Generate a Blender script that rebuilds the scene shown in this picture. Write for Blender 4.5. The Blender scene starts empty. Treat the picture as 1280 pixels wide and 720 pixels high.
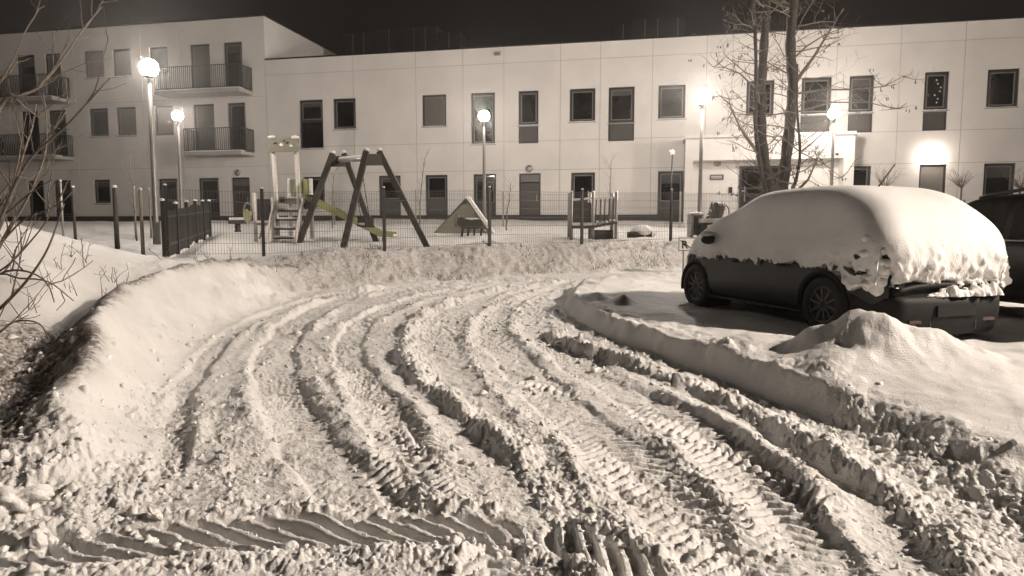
import bpy, bmesh, math, random
import numpy as np
from mathutils import Vector, Matrix

# ------------------------------------------------------------------ camera, sky, key light, exposure
scene = bpy.context.scene
C = scene.collection
FPX = 853.0
PITCH = math.atan(78 / FPX)
EYE = Vector((0, 0, 1.5))
cam_data = bpy.data.cameras.new('camera')
cam_data.sensor_width = 36.0
cam_data.lens = FPX / 1280 * 36
cam_data.clip_start = 0.05
cam_data.clip_end = 2000
cam = bpy.data.objects.new('camera', cam_data)
cam.location = EYE
cam.rotation_euler = (math.pi / 2 - PITCH, 0, 0)
C.objects.link(cam)
scene.camera = cam

world = bpy.data.worlds.new('World')
scene.world = world
world.use_nodes = True
wn = world.node_tree.nodes
wn['Background'].inputs['Color'].default_value = (0.0085, 0.0066, 0.0058, 1)   # town-lit night sky
wn['Background'].inputs['Strength'].default_value = 1.0

sun_el, sun_az = math.radians(29), math.radians(-12)       # azimuth from +X, towards the camera
sun_data = bpy.data.lights.new('sun', 'SUN')
sun_data.energy = 0.5
sun_data.color = (1.0, 0.87, 0.75)
sun_data.angle = math.radians(3)
sun = bpy.data.objects.new('sun', sun_data)
to_sun = Vector((math.cos(sun_el) * math.cos(sun_az), math.cos(sun_el) * math.sin(sun_az), math.sin(sun_el)))
sun.rotation_euler = to_sun.to_track_quat('Z', 'Y').to_euler()
sun.location = (12, -3, 14)
C.objects.link(sun)

vs = scene.view_settings
vs.view_transform = 'Standard'
vs.look = 'None'
vs.exposure = 0.3
vs.gamma = 1.0
vs.use_curve_mapping = False
try:
    scene.cycles.max_bounces = 6
    scene.cycles.diffuse_bounces = 4
    scene.cycles.glossy_bounces = 3
    scene.cycles.caustics_reflective = False
    scene.cycles.caustics_refractive = False
except Exception:
    pass

RND = random.Random(7)

# ------------------------------------------------------------------ helpers
def ray(px, py):
    u = (px - 640) / FPX
    v = (360 - py) / FPX
    c, s = math.cos(PITCH), math.sin(PITCH)
    return Vector((u, c + v * s, -s + v * c))

def at_y(px, py, Y):
    d = ray(px, py)
    return EYE + d * (Y / d.y)

def at_z(px, py, z):
    d = ray(px, py)
    return EYE + d * ((z - EYE.z) / d.z)

class MB:
    """collects shapes; build() links them as one mesh object"""
    def __init__(self):
        self.v = []; self.f = []
    def add(self, verts, faces):
        o = len(self.v)
        self.v.extend([tuple(p) for p in verts])
        self.f.extend([tuple(i + o for i in f) for f in faces])
        return self
    def box(self, c, s, rz=0.0, m=None):
        x, y, z = s[0] / 2, s[1] / 2, s[2] / 2
        R = m if m is not None else Matrix.Rotation(rz, 3, 'Z')
        c = Vector(c)
        vs_ = [c + R @ Vector(p) for p in ((-x, -y, -z), (x, -y, -z), (x, y, -z), (-x, y, -z), (-x, -y, z), (x, -y, z), (x, y, z), (-x, y, z))]
        return self.add(vs_, [(0, 3, 2, 1), (4, 5, 6, 7), (0, 1, 5, 4), (1, 2, 6, 5), (2, 3, 7, 6), (3, 0, 4, 7)])
    def bx(self, x0, x1, y0, y1, z0, z1):
        return self.box(((x0 + x1) / 2, (y0 + y1) / 2, (z0 + z1) / 2), (x1 - x0, y1 - y0, z1 - z0))
    def bar(self, p, q, w, h=None, up=(0, 0, 1)):
        p, q = Vector(p), Vector(q)
        h = w if h is None else h
        d = q - p; L = d.length; d = d / L
        u = Vector(up)
        if abs(d.dot(u)) > 0.98: u = Vector((0, 1, 0))
        s = d.cross(u).normalized(); u2 = s.cross(d)
        m = Matrix((s, d, u2)).transposed()
        return self.box((p + q) / 2, (w, L, h), m=m)
    def tube(self, pts, rad, n=6, cap=True):
        pts = [Vector(p) for p in pts]
        if not hasattr(rad, '__len__'): rad = [rad] * len(pts)
        vs_, fs = [], []
        prev = None
        for i, p in enumerate(pts):
            d = (pts[min(i + 1, len(pts) - 1)] - pts[max(i - 1, 0)])
            d = d.normalized() if d.length > 1e-9 else Vector((0, 0, 1))
            if prev is None:
                a = d.orthogonal().normalized()
            else:
                a = (prev - d * prev.dot(d))
                a = a.normalized() if a.length > 1e-6 else d.orthogonal().normalized()
            prev = a
            b = d.cross(a)
            for k in range(n):
                t = 2 * math.pi * k / n
                vs_.append(p + (a * math.cos(t) + b * math.sin(t)) * rad[i])
        for i in range(len(pts) - 1):
            for k in range(n):
                k2 = (k + 1) % n
                fs.append((i * n + k, i * n + k2, (i + 1) * n + k2, (i + 1) * n + k))
        if cap:
            fs.append(tuple(reversed(range(n))))
            fs.append(tuple((len(pts) - 1) * n + k for k in range(n)))
        return self.add(vs_, fs)
    def lathe(self, prof, c=(0, 0, 0), n=16):
        """prof: (r,z) bottom to top"""
        vs_, fs = [], []
        for r, z in prof:
            for k in range(n):
                t = 2 * math.pi * k / n
                vs_.append((c[0] + r * math.cos(t), c[1] + r * math.sin(t), c[2] + z))
        m = len(prof)
        for i in range(m - 1):
            for k in range(n):
                k2 = (k + 1) % n
                fs.append((i * n + k, i * n + k2, (i + 1) * n + k2, (i + 1) * n + k))
        fs.append(tuple(reversed(range(n)))); fs.append(tuple((m - 1) * n + k for k in range(n)))
        return self.add(vs_, fs)
    def prism(self, poly, origin, ux, uy, depth):
        """polygon (a,b) in the plane origin+a*ux+b*uy, extruded by depth along ux x uy, centred"""
        o, ux, uy = Vector(origin), Vector(ux).normalized(), Vector(uy).normalized()
        w = ux.cross(uy) * (depth / 2)
        n = len(poly)
        vs_ = [o + ux * a + uy * b + w for a, b in poly] + [o + ux * a + uy * b - w for a, b in poly]
        fs = [tuple(range(n)), tuple(reversed(range(n, 2 * n)))]
        for i in range(n):
            j = (i + 1) % n
            fs.append((i, i + n, j + n, j))
        return self.add(vs_, fs)
    def blob(self, c, r, sub=1, jit=0.2, squash=(1, 1, 1), seed=0, rot=0.0):
        vs_, fs = ICO[sub]
        rr = random.Random(seed)
        R = Matrix.Rotation(rot, 3, 'Z')
        ph = [rr.uniform(0, 6.28) for _ in range(6)]
        out = []
        for p in vs_:
            k = 1 + jit * (math.sin(3 * p[0] + ph[0]) + math.sin(4 * p[1] + ph[1]) + math.sin(3.5 * p[2] + ph[2])) / 2 + jit * 0.5 * rr.uniform(-1, 1) * (0.6 if sub > 1 else 1)
            q = R @ Vector((p[0] * squash[0] * k, p[1] * squash[1] * k, p[2] * squash[2] * k))
            out.append(Vector(c) + q * r)
        return self.add(out, fs)
    def build(self, name, mat, parent=None, smooth=False, loc=None):
        me = bpy.data.meshes.new(name)
        me.from_pydata(self.v, [], self.f)
        me.materials.append(mat)
        if smooth:
            me.polygons.foreach_set('use_smooth', [True] * len(me.polygons))
        me.update()
        o = bpy.data.objects.new(name, me)
        C.objects.link(o)
        if parent is not None: o.parent = parent
        if loc is not None: o.location = loc
        return o

ICO = {}
for _s in (1, 2, 3, 4):
    _b = bmesh.new(); bmesh.ops.create_icosphere(_b, subdivisions=_s, radius=1.0)
    _b.verts.ensure_lookup_table()
    ICO[_s] = ([tuple(v.co) for v in _b.verts], [tuple(v.index for v in f.verts) for f in _b.faces]); _b.free()

def thing(name, label, cat, loc=(0, 0, 0), rz=0.0, group=None):
    o = bpy.data.objects.new(name, None)
    o.empty_display_size = 0.2
    C.objects.link(o)
    o.location = loc; o.rotation_euler = (0, 0, rz)
    o['label'] = label; o['category'] = cat
    if group: o['group'] = group
    return o

def tag(o, label, cat, group=None, kind=None):
    o['label'] = label; o['category'] = cat
    if group: o['group'] = group
    if kind: o['kind'] = kind
    return o

def share(src, parent, loc=(0, 0, 0), rot=None, scale=None):
    c = src.copy(); C.objects.link(c); c.parent = parent; c.location = loc
    if rot: c.rotation_euler = rot
    if scale: c.scale = scale
    return c

def smooth_angle(o, ang=40):
    me = o.data
    me.polygons.foreach_set('use_smooth', [True] * len(me.polygons))
    try: me.set_sharp_from_angle(angle=math.radians(ang))
    except Exception: pass

# ------------------------------------------------------------------ materials
def pmat(name, col, rough=0.6, metal=0.0, var=0.15, nscale=6.0, bump=0.0, bscale=40.0, spec=0.5, coat=0.0, dark=None):
    m = bpy.data.materials.new(name); m.use_nodes = True
    nt = m.node_tree; N = nt.nodes; Lk = nt.links
    b = N['Principled BSDF']
    b.inputs['Roughness'].default_value = rough
    b.inputs['Metallic'].default_value = metal
    b.inputs['Specular IOR Level'].default_value = spec
    b.inputs['Coat Weight'].default_value = coat
    tc = N.new('ShaderNodeTexCoord')
    nz = N.new('ShaderNodeTexNoise'); nz.inputs['Scale'].default_value = nscale; nz.inputs['Detail'].default_value = 6; nz.inputs['Roughness'].default_value = 0.62
    Lk.new(tc.outputs['Object'], nz.inputs['Vector'])
    rp = N.new('ShaderNodeValToRGB')
    d = dark if dark else tuple(c * (1 - var) for c in col)
    l = tuple(min(1, c * (1 + var * 0.6)) for c in col)
    rp.color_ramp.elements[0].position = 0.3; rp.color_ramp.elements[1].position = 0.72
    rp.color_ramp.elements[0].color = (*d, 1); rp.color_ramp.elements[1].color = (*l, 1)
    Lk.new(nz.outputs['Fac'], rp.inputs['Fac']); Lk.new(rp.outputs['Color'], b.inputs['Base Color'])
    if bump:
        n2 = N.new('ShaderNodeTexNoise'); n2.inputs['Scale'].default_value = bscale; n2.inputs['Detail'].default_value = 5
        Lk.new(tc.outputs['Object'], n2.inputs['Vector'])
        bp = N.new('ShaderNodeBump'); bp.inputs['Strength'].default_value = bump; bp.inputs['Distance'].default_value = 0.02
        Lk.new(n2.outputs['Fac'], bp.inputs['Height']); Lk.new(bp.outputs['Normal'], b.inputs['Normal'])
    return m

def snow_mat(name, use_dirt, base=(0.70, 0.685, 0.67)):
    m = bpy.data.materials.new(name); m.use_nodes = True
    nt = m.node_tree; N = nt.nodes; Lk = nt.links
    b = N['Principled BSDF']
    b.inputs['Roughness'].default_value = 0.55
    b.inputs['Specular IOR Level'].default_value = 0.25
    tc = N.new('ShaderNodeTexCoord')
    n1 = N.new('ShaderNodeTexNoise'); n1.inputs['Scale'].default_value = 2.3; n1.inputs['Detail'].default_value = 8; n1.inputs['Roughness'].default_value = 0.6
    Lk.new(tc.outputs['Object'], n1.inputs['Vector'])
    rp = N.new('ShaderNodeValToRGB')
    rp.color_ramp.elements[0].position = 0.3; rp.color_ramp.elements[1].position = 0.7
    rp.color_ramp.elements[0].color = (base[0] * .88, base[1] * .87, base[2] * .85, 1); rp.color_ramp.elements[1].color = (*base, 1)
    Lk.new(n1.outputs['Fac'], rp.inputs['Fac'])
    col = rp.outputs['Color']
    n2 = N.new('ShaderNodeTexNoise'); n2.inputs['Scale'].default_value = 70; n2.inputs['Detail'].default_value = 4
    n3 = N.new('ShaderNodeTexNoise'); n3.inputs['Scale'].default_value = 260; n3.inputs['Detail'].default_value = 2
    for n in (n2, n3): Lk.new(tc.outputs['Object'], n.inputs['Vector'])
    ad = N.new('ShaderNodeMath'); ad.operation = 'ADD'
    mu = N.new('ShaderNodeMath'); mu.operation = 'MULTIPLY'; mu.inputs[1].default_value = 0.35
    Lk.new(n3.outputs['Fac'], mu.inputs[0]); Lk.new(n2.outputs['Fac'], ad.inputs[0]); Lk.new(mu.outputs[0], ad.inputs[1])
    if use_dirt:
        at = N.new('ShaderNodeAttribute'); at.attribute_name = 'dirt'
        nd = N.new('ShaderNodeTexNoise'); nd.inputs['Scale'].default_value = 22; nd.inputs['Detail'].default_value = 6; nd.inputs['Roughness'].default_value = 0.7
        Lk.new(tc.outputs['Object'], nd.inputs['Vector'])
        m1 = N.new('ShaderNodeMath'); m1.operation = 'MULTIPLY_ADD'; m1.inputs[1].default_value = 4.0; m1.inputs[2].default_value = -1.3
        Lk.new(nd.outputs['Fac'], m1.inputs[0])
        m2 = N.new('ShaderNodeMath'); m2.operation = 'MULTIPLY'; m2.use_clamp = True
        Lk.new(m1.outputs[0], m2.inputs[0]); Lk.new(at.outputs['Fac'], m2.inputs[1])
        mx = N.new('ShaderNodeMix'); mx.data_type = 'RGBA'
        Lk.new(m2.outputs[0], mx.inputs[0]); Lk.new(col, mx.inputs[6])
        mx.inputs[7].default_value = (0.13, 0.105, 0.085, 1)
        col = mx.outputs[2]
    Lk.new(col, b.inputs['Base Color'])
    bp = N.new('ShaderNodeBump'); bp.inputs['Strength'].default_value = 0.55; bp.inputs['Distance'].default_value = 0.016
    Lk.new(ad.outputs[0], bp.inputs['Height']); Lk.new(bp.outputs['Normal'], b.inputs['Normal'])
    return m

def emat(name, col, strength):
    m = bpy.data.materials.new(name); m.use_nodes = True
    nt = m.node_tree; N = nt.nodes
    b = N['Principled BSDF']
    b.inputs['Base Color'].default_value = (0.8, 0.78, 0.74, 1)
    b.inputs['Roughness'].default_value = 0.4
    b.inputs['Emission Color'].default_value = (*col, 1)
    b.inputs['Emission Strength'].default_value = strength
    return m

M = {}
M['snow_ground'] = snow_mat('snow_ground', True)
M['snow'] = snow_mat('snow_fresh', False, (0.74, 0.725, 0.71))
M['plaster'] = pmat('plaster', (0.68, 0.65, 0.62), 0.85, var=0.11, nscale=0.55, bump=0.12, bscale=160)
M['plaster_back'] = pmat('joint_backing', (0.40, 0.37, 0.34), 0.9, var=0.1)
M['plinth'] = pmat('plinth', (0.035, 0.03, 0.027), 0.8, var=0.2, nscale=9, bump=0.2)
M['frame'] = pmat('window_frame', (0.028, 0.025, 0.023), 0.45, var=0.2)
M['sash'] = pmat('sash', (0.15, 0.142, 0.135), 0.5, var=0.15)
M['curtain'] = pmat('curtain', (0.055, 0.05, 0.046), 0.6, var=0.3, nscale=7)
M['sill'] = pmat('window_sill', (0.33, 0.31, 0.29), 0.5, metal=0.3, var=0.12)
M['glass'] = pmat('dark_glass', (0.012, 0.0105, 0.0095), 0.07, var=0.5, nscale=1.2, spec=0.35)
M['glass_blind'] = pmat('glass_with_blind', (0.13, 0.117, 0.107), 0.3, var=0.12, nscale=3, spec=0.4)
M['spandrel'] = pmat('spandrel', (0.06, 0.053, 0.048), 0.5, var=0.2, nscale=5)
M['metal_dark'] = pmat('dark_metal', (0.03, 0.027, 0.025), 0.45, metal=0.5, var=0.2)
M['metal_grey'] = pmat('galvanised', (0.33, 0.31, 0.29), 0.45, metal=0.6, var=0.15, nscale=14)
M['pole'] = pmat('pole_paint', (0.17, 0.155, 0.142), 0.4, metal=0.3, var=0.12)
M['concrete'] = pmat('concrete', (0.36, 0.34, 0.32), 0.85, var=0.12, bump=0.2)
M['roofing'] = pmat('roofing', (0.03, 0.028, 0.026), 0.9, var=0.3)
M['duct'] = pmat('roof_plant', (0.075, 0.07, 0.065), 0.5, metal=0.3, var=0.25, nscale=3)
M['wood_dark'] = pmat('dark_timber', (0.045, 0.037, 0.031), 0.7, var=0.35, nscale=18, bump=0.3)
M['wood'] = pmat('timber', (0.20, 0.17, 0.14), 0.75, var=0.3, nscale=14, bump=0.3)
M['bark'] = pmat('bark', (0.05, 0.042, 0.035), 0.9, var=0.45, nscale=22, bump=0.9, bscale=55)
M['twig'] = pmat('twig', (0.15, 0.122, 0.10), 0.85, var=0.35, nscale=20)
M['green'] = pmat('green_panel', (0.30, 0.30, 0.13), 0.5, var=0.12)
M['panel_grey'] = pmat('grey_panel', (0.20, 0.19, 0.15), 0.5, var=0.12)
M['post_light'] = pmat('light_post', (0.50, 0.47, 0.44), 0.55, var=0.1)
M['white'] = pmat('white_board', (0.72, 0.70, 0.67), 0.5, var=0.05)
M['black'] = pmat('black_paint', (0.02, 0.018, 0.017), 0.5, var=0.1)
M['car_paint'] = pmat('black_car_paint', (0.007, 0.0064, 0.006), 0.4, var=0.3, nscale=5, spec=0.35, coat=0.1)
M['plastic'] = pmat('black_plastic', (0.011, 0.010, 0.0095), 0.65, var=0.25, nscale=12, spec=0.2)
M['wire'] = pmat('fence_wire', (0.11, 0.105, 0.10), 0.5, metal=0.3, var=0.1)
M['rubber'] = pmat('rubber', (0.017, 0.016, 0.015), 0.85, var=0.3, nscale=20)
M['alloy'] = pmat('alloy', (0.10, 0.095, 0.09), 0.4, metal=0.6, var=0.15)
M['car_glass'] = pmat('car_glass', (0.03, 0.028, 0.026), 0.06, var=0.3, nscale=2, spec=0.7)
M['lamp_red'] = pmat('tail_lamp', (0.035, 0.014, 0.012), 0.2, var=0.1)
M['needle'] = pmat('needles', (0.035, 0.045, 0.03), 0.8, var=0.4, nscale=20)
M['grass'] = pmat('dry_grass', (0.19, 0.165, 0.075), 0.8, var=0.35, nscale=3)
M['lamp_glow'] = emat('lamp_glow', (1.0, 0.90, 0.80), 400.0)
M['mast_glow'] = emat('mast_glow', (1.0, 0.87, 0.75), 15000.0)
M['lamp_glow_wall'] = emat('wall_lamp_glow', (1.0, 0.88, 0.76), 120.0)
# ------------------------------------------------------------------ terrain as one height function
_rs = np.random.RandomState(11)
_T = _rs.rand(256, 256).astype(np.float32)
_J1 = _rs.rand(256, 256).astype(np.float32); _J2 = _rs.rand(256, 256).astype(np.float32); _J3 = _rs.rand(256, 256).astype(np.float32)

def vnoise(x, y):
    ix = np.floor(x).astype(np.int64); iy = np.floor(y).astype(np.int64)
    fx = (x - ix).astype(np.float32); fy = (y - iy).astype(np.float32)
    fx = fx * fx * fx * (fx * (fx * 6 - 15) + 10); fy = fy * fy * fy * (fy * (fy * 6 - 15) + 10)
    a = _T[ix & 255, iy & 255]; b = _T[(ix + 1) & 255, iy & 255]; c = _T[ix & 255, (iy + 1) & 255]; d = _T[(ix + 1) & 255, (iy + 1) & 255]
    return (a + (b - a) * fx) * (1 - fy) + (c + (d - c) * fx) * fy - 0.5

def fbm(x, y, sc, oct=4, gain=0.5):
    r = 0; amp = 1.0; k = 1.0 / sc
    for i in range(oct):
        cs, sn = math.cos(0.7 * i + .3), math.sin(0.7 * i + .3)
        r = r + amp * vnoise((x * cs - y * sn) * k + 17.3 * i, (x * sn + y * cs) * k + 9.1 * i)
        amp *= gain; k *= 2.03
    return r

def crumbs(x, y, cell, dens):
    """rounded lumps of diameter about cell; dens 0..1 (array) thins and shrinks them"""
    gx = x / cell; gy = y / cell
    ix = np.floor(gx).astype(np.int64); iy = np.floor(gy).astype(np.int64)
    best = np.zeros_like(x)
    for dx in (-1, 0, 1):
        for dy in (-1, 0, 1):
            jx = (ix + dx); jy = (iy + dy)
            a = jx & 255; b = jy & 255
            px = jx + _J1[a, b]; py = jy + _J2[a, b]; rr = _J3[a, b]
            R = (0.22 + 0.5 * rr) * np.where(rr < dens, 1.0, 0.0) * (0.45 + 0.55 * dens)
            d2 = (gx - px) ** 2 + (gy - py) ** 2
            h = np.sqrt(np.maximum(R * R - d2, 0))
            best = np.maximum(best, h)
    return best * cell

def sstep(a, b, x):
    t = np.clip((x - a) / (b - a), 0, 1)
    return t * t * (3 - 2 * t)

def catmull(pts, n=8):
    p = [np.array(q, float) for q in pts]
    p = [2 * p[0] - p[1]] + p + [2 * p[-1] - p[-2]]
    out = []
    for i in range(1, len(p) - 2):
        for k in range(n):
            t = k / n
            out.append(0.5 * ((2 * p[i]) + (-p[i - 1] + p[i + 1]) * t + (2 * p[i - 1] - 5 * p[i] + 4 * p[i + 1] - p[i + 2]) * t * t + (-p[i - 1] + 3 * p[i] - 3 * p[i + 1] + p[i + 2]) * t ** 3))
    out.append(p[-2])
    return np.array(out)

def polydist(x, y, pts, lim=None):
    """signed lateral distance (positive = left of travel), arc length"""
    best = np.full(x.shape, 1e9, np.float32); sg = np.zeros(x.shape, np.float32); ss = np.zeros(x.shape, np.float32)
    s0 = 0.0
    for i in range(len(pts) - 1):
        ax, ay = pts[i]; bx, by = pts[i + 1]
        dx, dy = bx - ax, by - ay; L = math.hypot(dx, dy)
        if L < 1e-6: continue
        ux, uy = dx / L, dy / L
        rx = x - ax; ry = y - ay
        t = rx * ux + ry * uy
        if i == 0: tc = np.minimum(t, L)
        elif i == len(pts) - 2: tc = np.maximum(t, 0)
        else: tc = np.clip(t, 0, L)
        ex = rx - tc * ux; ey = ry - tc * uy
        d2 = ex * ex + ey * ey
        cr = ux * ry - uy * rx
        m = d2 < best
        best = np.where(m, d2, best); sg = np.where(m, np.sign(cr), sg); ss = np.where(m, s0 + tc, ss)
        s0 += L
    return np.sqrt(best) * sg, ss

def road_z(Y):
    return 0.033 * np.clip(Y, -2, 17) - 0.05

def on_road(px, py):
    z = 0.15
    for _ in range(8):
        p = at_z(px, py, z); z = float(road_z(p.y))
    return (p.x, p.y)

# left / far edge of the ploughed road, from the near left round to the far right
EDGE_A = catmull([(-14, 2.6), (-6, 2.95), (-2.75, 3.15)] + [on_road(*q) for q in ((128, 640), (176, 600), (196, 560), (205, 520), (235, 460), (290, 408), (360, 380), (430, 363), (560, 352), (640, 347))] + [(1.4, 14.75), (2.9, 15.4), (4.6, 16.1), (9, 16.9), (20, 17.2), (60, 17.5)], 6)
# right edge of the ploughed road (foot of the bank), near to far
EDGE_H = catmull([(2.6, -6), (2.45, 0), (2.36, 2.2), (2.28, 3.6), (2.22, 4.5), (2.02, 5.4), (1.72, 6.2), (1.36, 7.15), (0.98, 8.3), (0.76, 9.7), (0.86, 11.2), (1.25, 12.7), (2.4, 13.7), (4.5, 14.4), (9, 14.9), (20, 15.2), (60, 15.5)], 6)

def yp(px, py, Y):
    p = at_y(px, py, Y); return (p.x, p.y, p.z)

LEFT_PTS = [yp(52, 560, 3.75), yp(66, 510, 4.25), yp(76, 445, 5.15), yp(110, 400, 6.2), yp(160, 377, 7.3), yp(240, 345, 9.0), yp(300, 332, 11.0), yp(330, 325, 12.4), yp(400, 318, 13.2),
            yp(20, 470, 4.9), yp(10, 415, 5.9), yp(60, 392, 6.9), yp(100, 350, 8.5), yp(180, 335, 9.8), yp(0, 281, 9.4), yp(60, 291, 10.2), yp(120, 307, 11.0), yp(200, 322, 12.1), yp(30, 330, 8.0),
            yp(-150, 270, 10.0), yp(-300, 300, 9.0), yp(-60, 520, 4.2), yp(-40, 600, 3.5), (-6, 4.2, 0.3), (-9, 6, 0.9), (-8, 3.4, 0.15), (-14, 9, 1.3), (-12, 14, 1.1), (-16, 20, 1.3), (-9, 18, 1.1),
            (-6.3, 12.5, 0.93), (-4.8, 13.2, 0.91), (-2.65, 14.25, 0.96), (-0.5, 15.3, 1.02), (1.7, 16.4, 1.05), (4.08, 17.6, 1.09), (7, 18.6, 1.1), (12, 19.5, 1.15), (20, 20, 1.2), (34, 21, 1.25),
            (-8, 24, 1.4), (0, 22, 1.3), (8, 24, 1.4), (20, 25, 1.5), (-20, 30, 1.72), (-8, 30, 1.66), (4, 29, 1.64), (14, 27.5, 1.64), (24, 26, 1.68),
            (-3.6, 12.2, 0.60), (-1.6, 14.1, 0.62), (0.6, 15.2, 0.66), (3.2, 16.3, 0.72), (7, 17.3, 0.75)]
RIGHT_PTS = [(2.62, 3.3, 0.24), (2.5, 4.2, 0.28), (2.24, 4.9, 0.33), (1.92, 6.05, 0.37), (1.55, 7.3, 0.40), (1.2, 8.6, 0.44), (1.1, 10.0, 0.47), (1.3, 11.6, 0.50), (2.2, 13.2, 0.5), (4.5, 14.0, 0.52), (9, 14.5, 0.55), (20, 14.8, 0.6),
             (2.6, 2.0, 0.22), (2.7, 0, 0.18), (2.8, -5, 0.15), (4, 3.6, 0.30), (6, 4.4, 0.33), (9, 6, 0.36), (3.0, 5.0, 0.36), (3.4, 7.5, 0.33), (2.4, 7.4, 0.37), (2.0, 9.5, 0.40), (2.6, 10.5, 0.36), (4.5, 7.0, 0.31), (5.5, 9, 0.34), (3.6, 11.5, 0.38), (7, 9, 0.35), (6, 12.5, 0.42), (12, 10, 0.4), (20, 9, 0.4), (5, 0, 0.25), (12, 0, 0.3)]

class TPS:
    def __init__(self, pts):
        P = np.array(pts, float); self.P = P[:, :2]; n = len(P)
        d = np.linalg.norm(self.P[:, None] - self.P[None], axis=2)
        K = np.where(d > 0, d * d * np.log(np.maximum(d, 1e-9)), 0) + np.eye(n) * 0.02
        A = np.zeros((n + 3, n + 3)); A[:n, :n] = K
        Q = np.c_[np.ones(n), self.P]; A[:n, n:] = Q; A[n:, :n] = Q.T
        b = np.zeros(n + 3); b[:n] = P[:, 2]
        self.w = np.linalg.solve(A, b)
    def __call__(self, x, y):
        r = np.full(x.shape, self.w[-3], np.float64) + self.w[-2] * x + self.w[-1] * y
        for i, (a, b) in enumerate(self.P):
            d2 = (x - a) ** 2 + (y - b) ** 2
            r += self.w[i] * 0.5 * d2 * np.log(np.maximum(d2, 1e-12))
        return r
TL, TR = TPS(LEFT_PTS), TPS(RIGHT_PTS)

def far_z(x, y):
    return np.clip(0.2 + 0.05 * y, 0.15, 1.70)

# wheel ruts and ridges traced on the road: (points, half width, kind, strength)
def rc(*q): return catmull([on_road(*p) for p in q], 7)
TRACKS = [
    (rc((196, 585), (212, 515), (243, 460), (300, 407), (365, 382), (432, 366), (560, 354)), 0.15, 'rut', 0.075),
    (rc((470, 640), (415, 585), (372, 530), (348, 480), (345, 440), (378, 398), (445, 368), (545, 354), (640, 349)), 0.20, 'tread', 0.085),
    (rc((520, 640), (500, 580), (478, 520), (448, 470), (436, 435), (456, 402), (520, 374), (610, 356), (690, 350)), 0.16, 'tread', 0.06),
    (rc((745, 720), (700, 645), (660, 592), (600, 535), (545, 494), (510, 455), (504, 425), (532, 393), (600, 368), (690, 353)), 0.10, 'ridge', 0.075),
    (rc((930, 720), (860, 650), (800, 595), (740, 540), (682, 490), (642, 450), (617, 420), (622, 392), (660, 367), (730, 351)), 0.21, 'tread', 0.05),
    (rc((820, 720), (770, 650), (718, 585), (660, 530), (610, 480), (585, 440), (588, 412), (622, 380), (690, 357)), 0.09, 'crumb', 0.05),
    (rc((1020, 700), (945, 610), (872, 545), (800, 500), (735, 462), (692, 432), (668, 410), (666, 391), (692, 368), (745, 352)), 0.20, 'tread', 0.04),
    (rc((1100, 720), (1010, 620), (950, 570), (880, 520), (800, 485), (760, 468)), 0.07, 'ridge', 0.06),
    (rc((1215, 720), (1135, 650), (1060, 595), (980, 548), (900, 502), (810, 467), (745, 447), (704, 432), (682, 414)), 0.10, 'ridge', 0.085),
    (rc((300, 640), (285, 590), (290, 530), (315, 470), (352, 425)), 0.14, 'crumb', 0.03),
    (rc((590, 640), (565, 590), (540, 545), (520, 500)), 0.16, 'crumb', 0.04),
    (rc((620, 720), (560, 600), (470, 500), (380, 430), (330, 410)), 0.12, 'tread', 0.02),
    (rc((1040, 640), (900, 560), (760, 500), (640, 470), (560, 430), (540, 395), (580, 368)), 0.12, 'tread', 0.018),
]
CROSS = catmull([on_road(*p) for p in ((-160, 700), (60, 690), (200, 678), (350, 668), (480, 664), (600, 668), (650, 684))], 7)
CROSS2 = catmull([on_road(*p) for p in ((690, 668), (745, 700), (830, 745))], 7)

def lug(s, pitch, duty=0.5):
    f = (s / pitch) % 1.0
    return sstep(0.0, 0.16, f) * (1 - sstep(duty, duty + 0.3, f))

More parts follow.
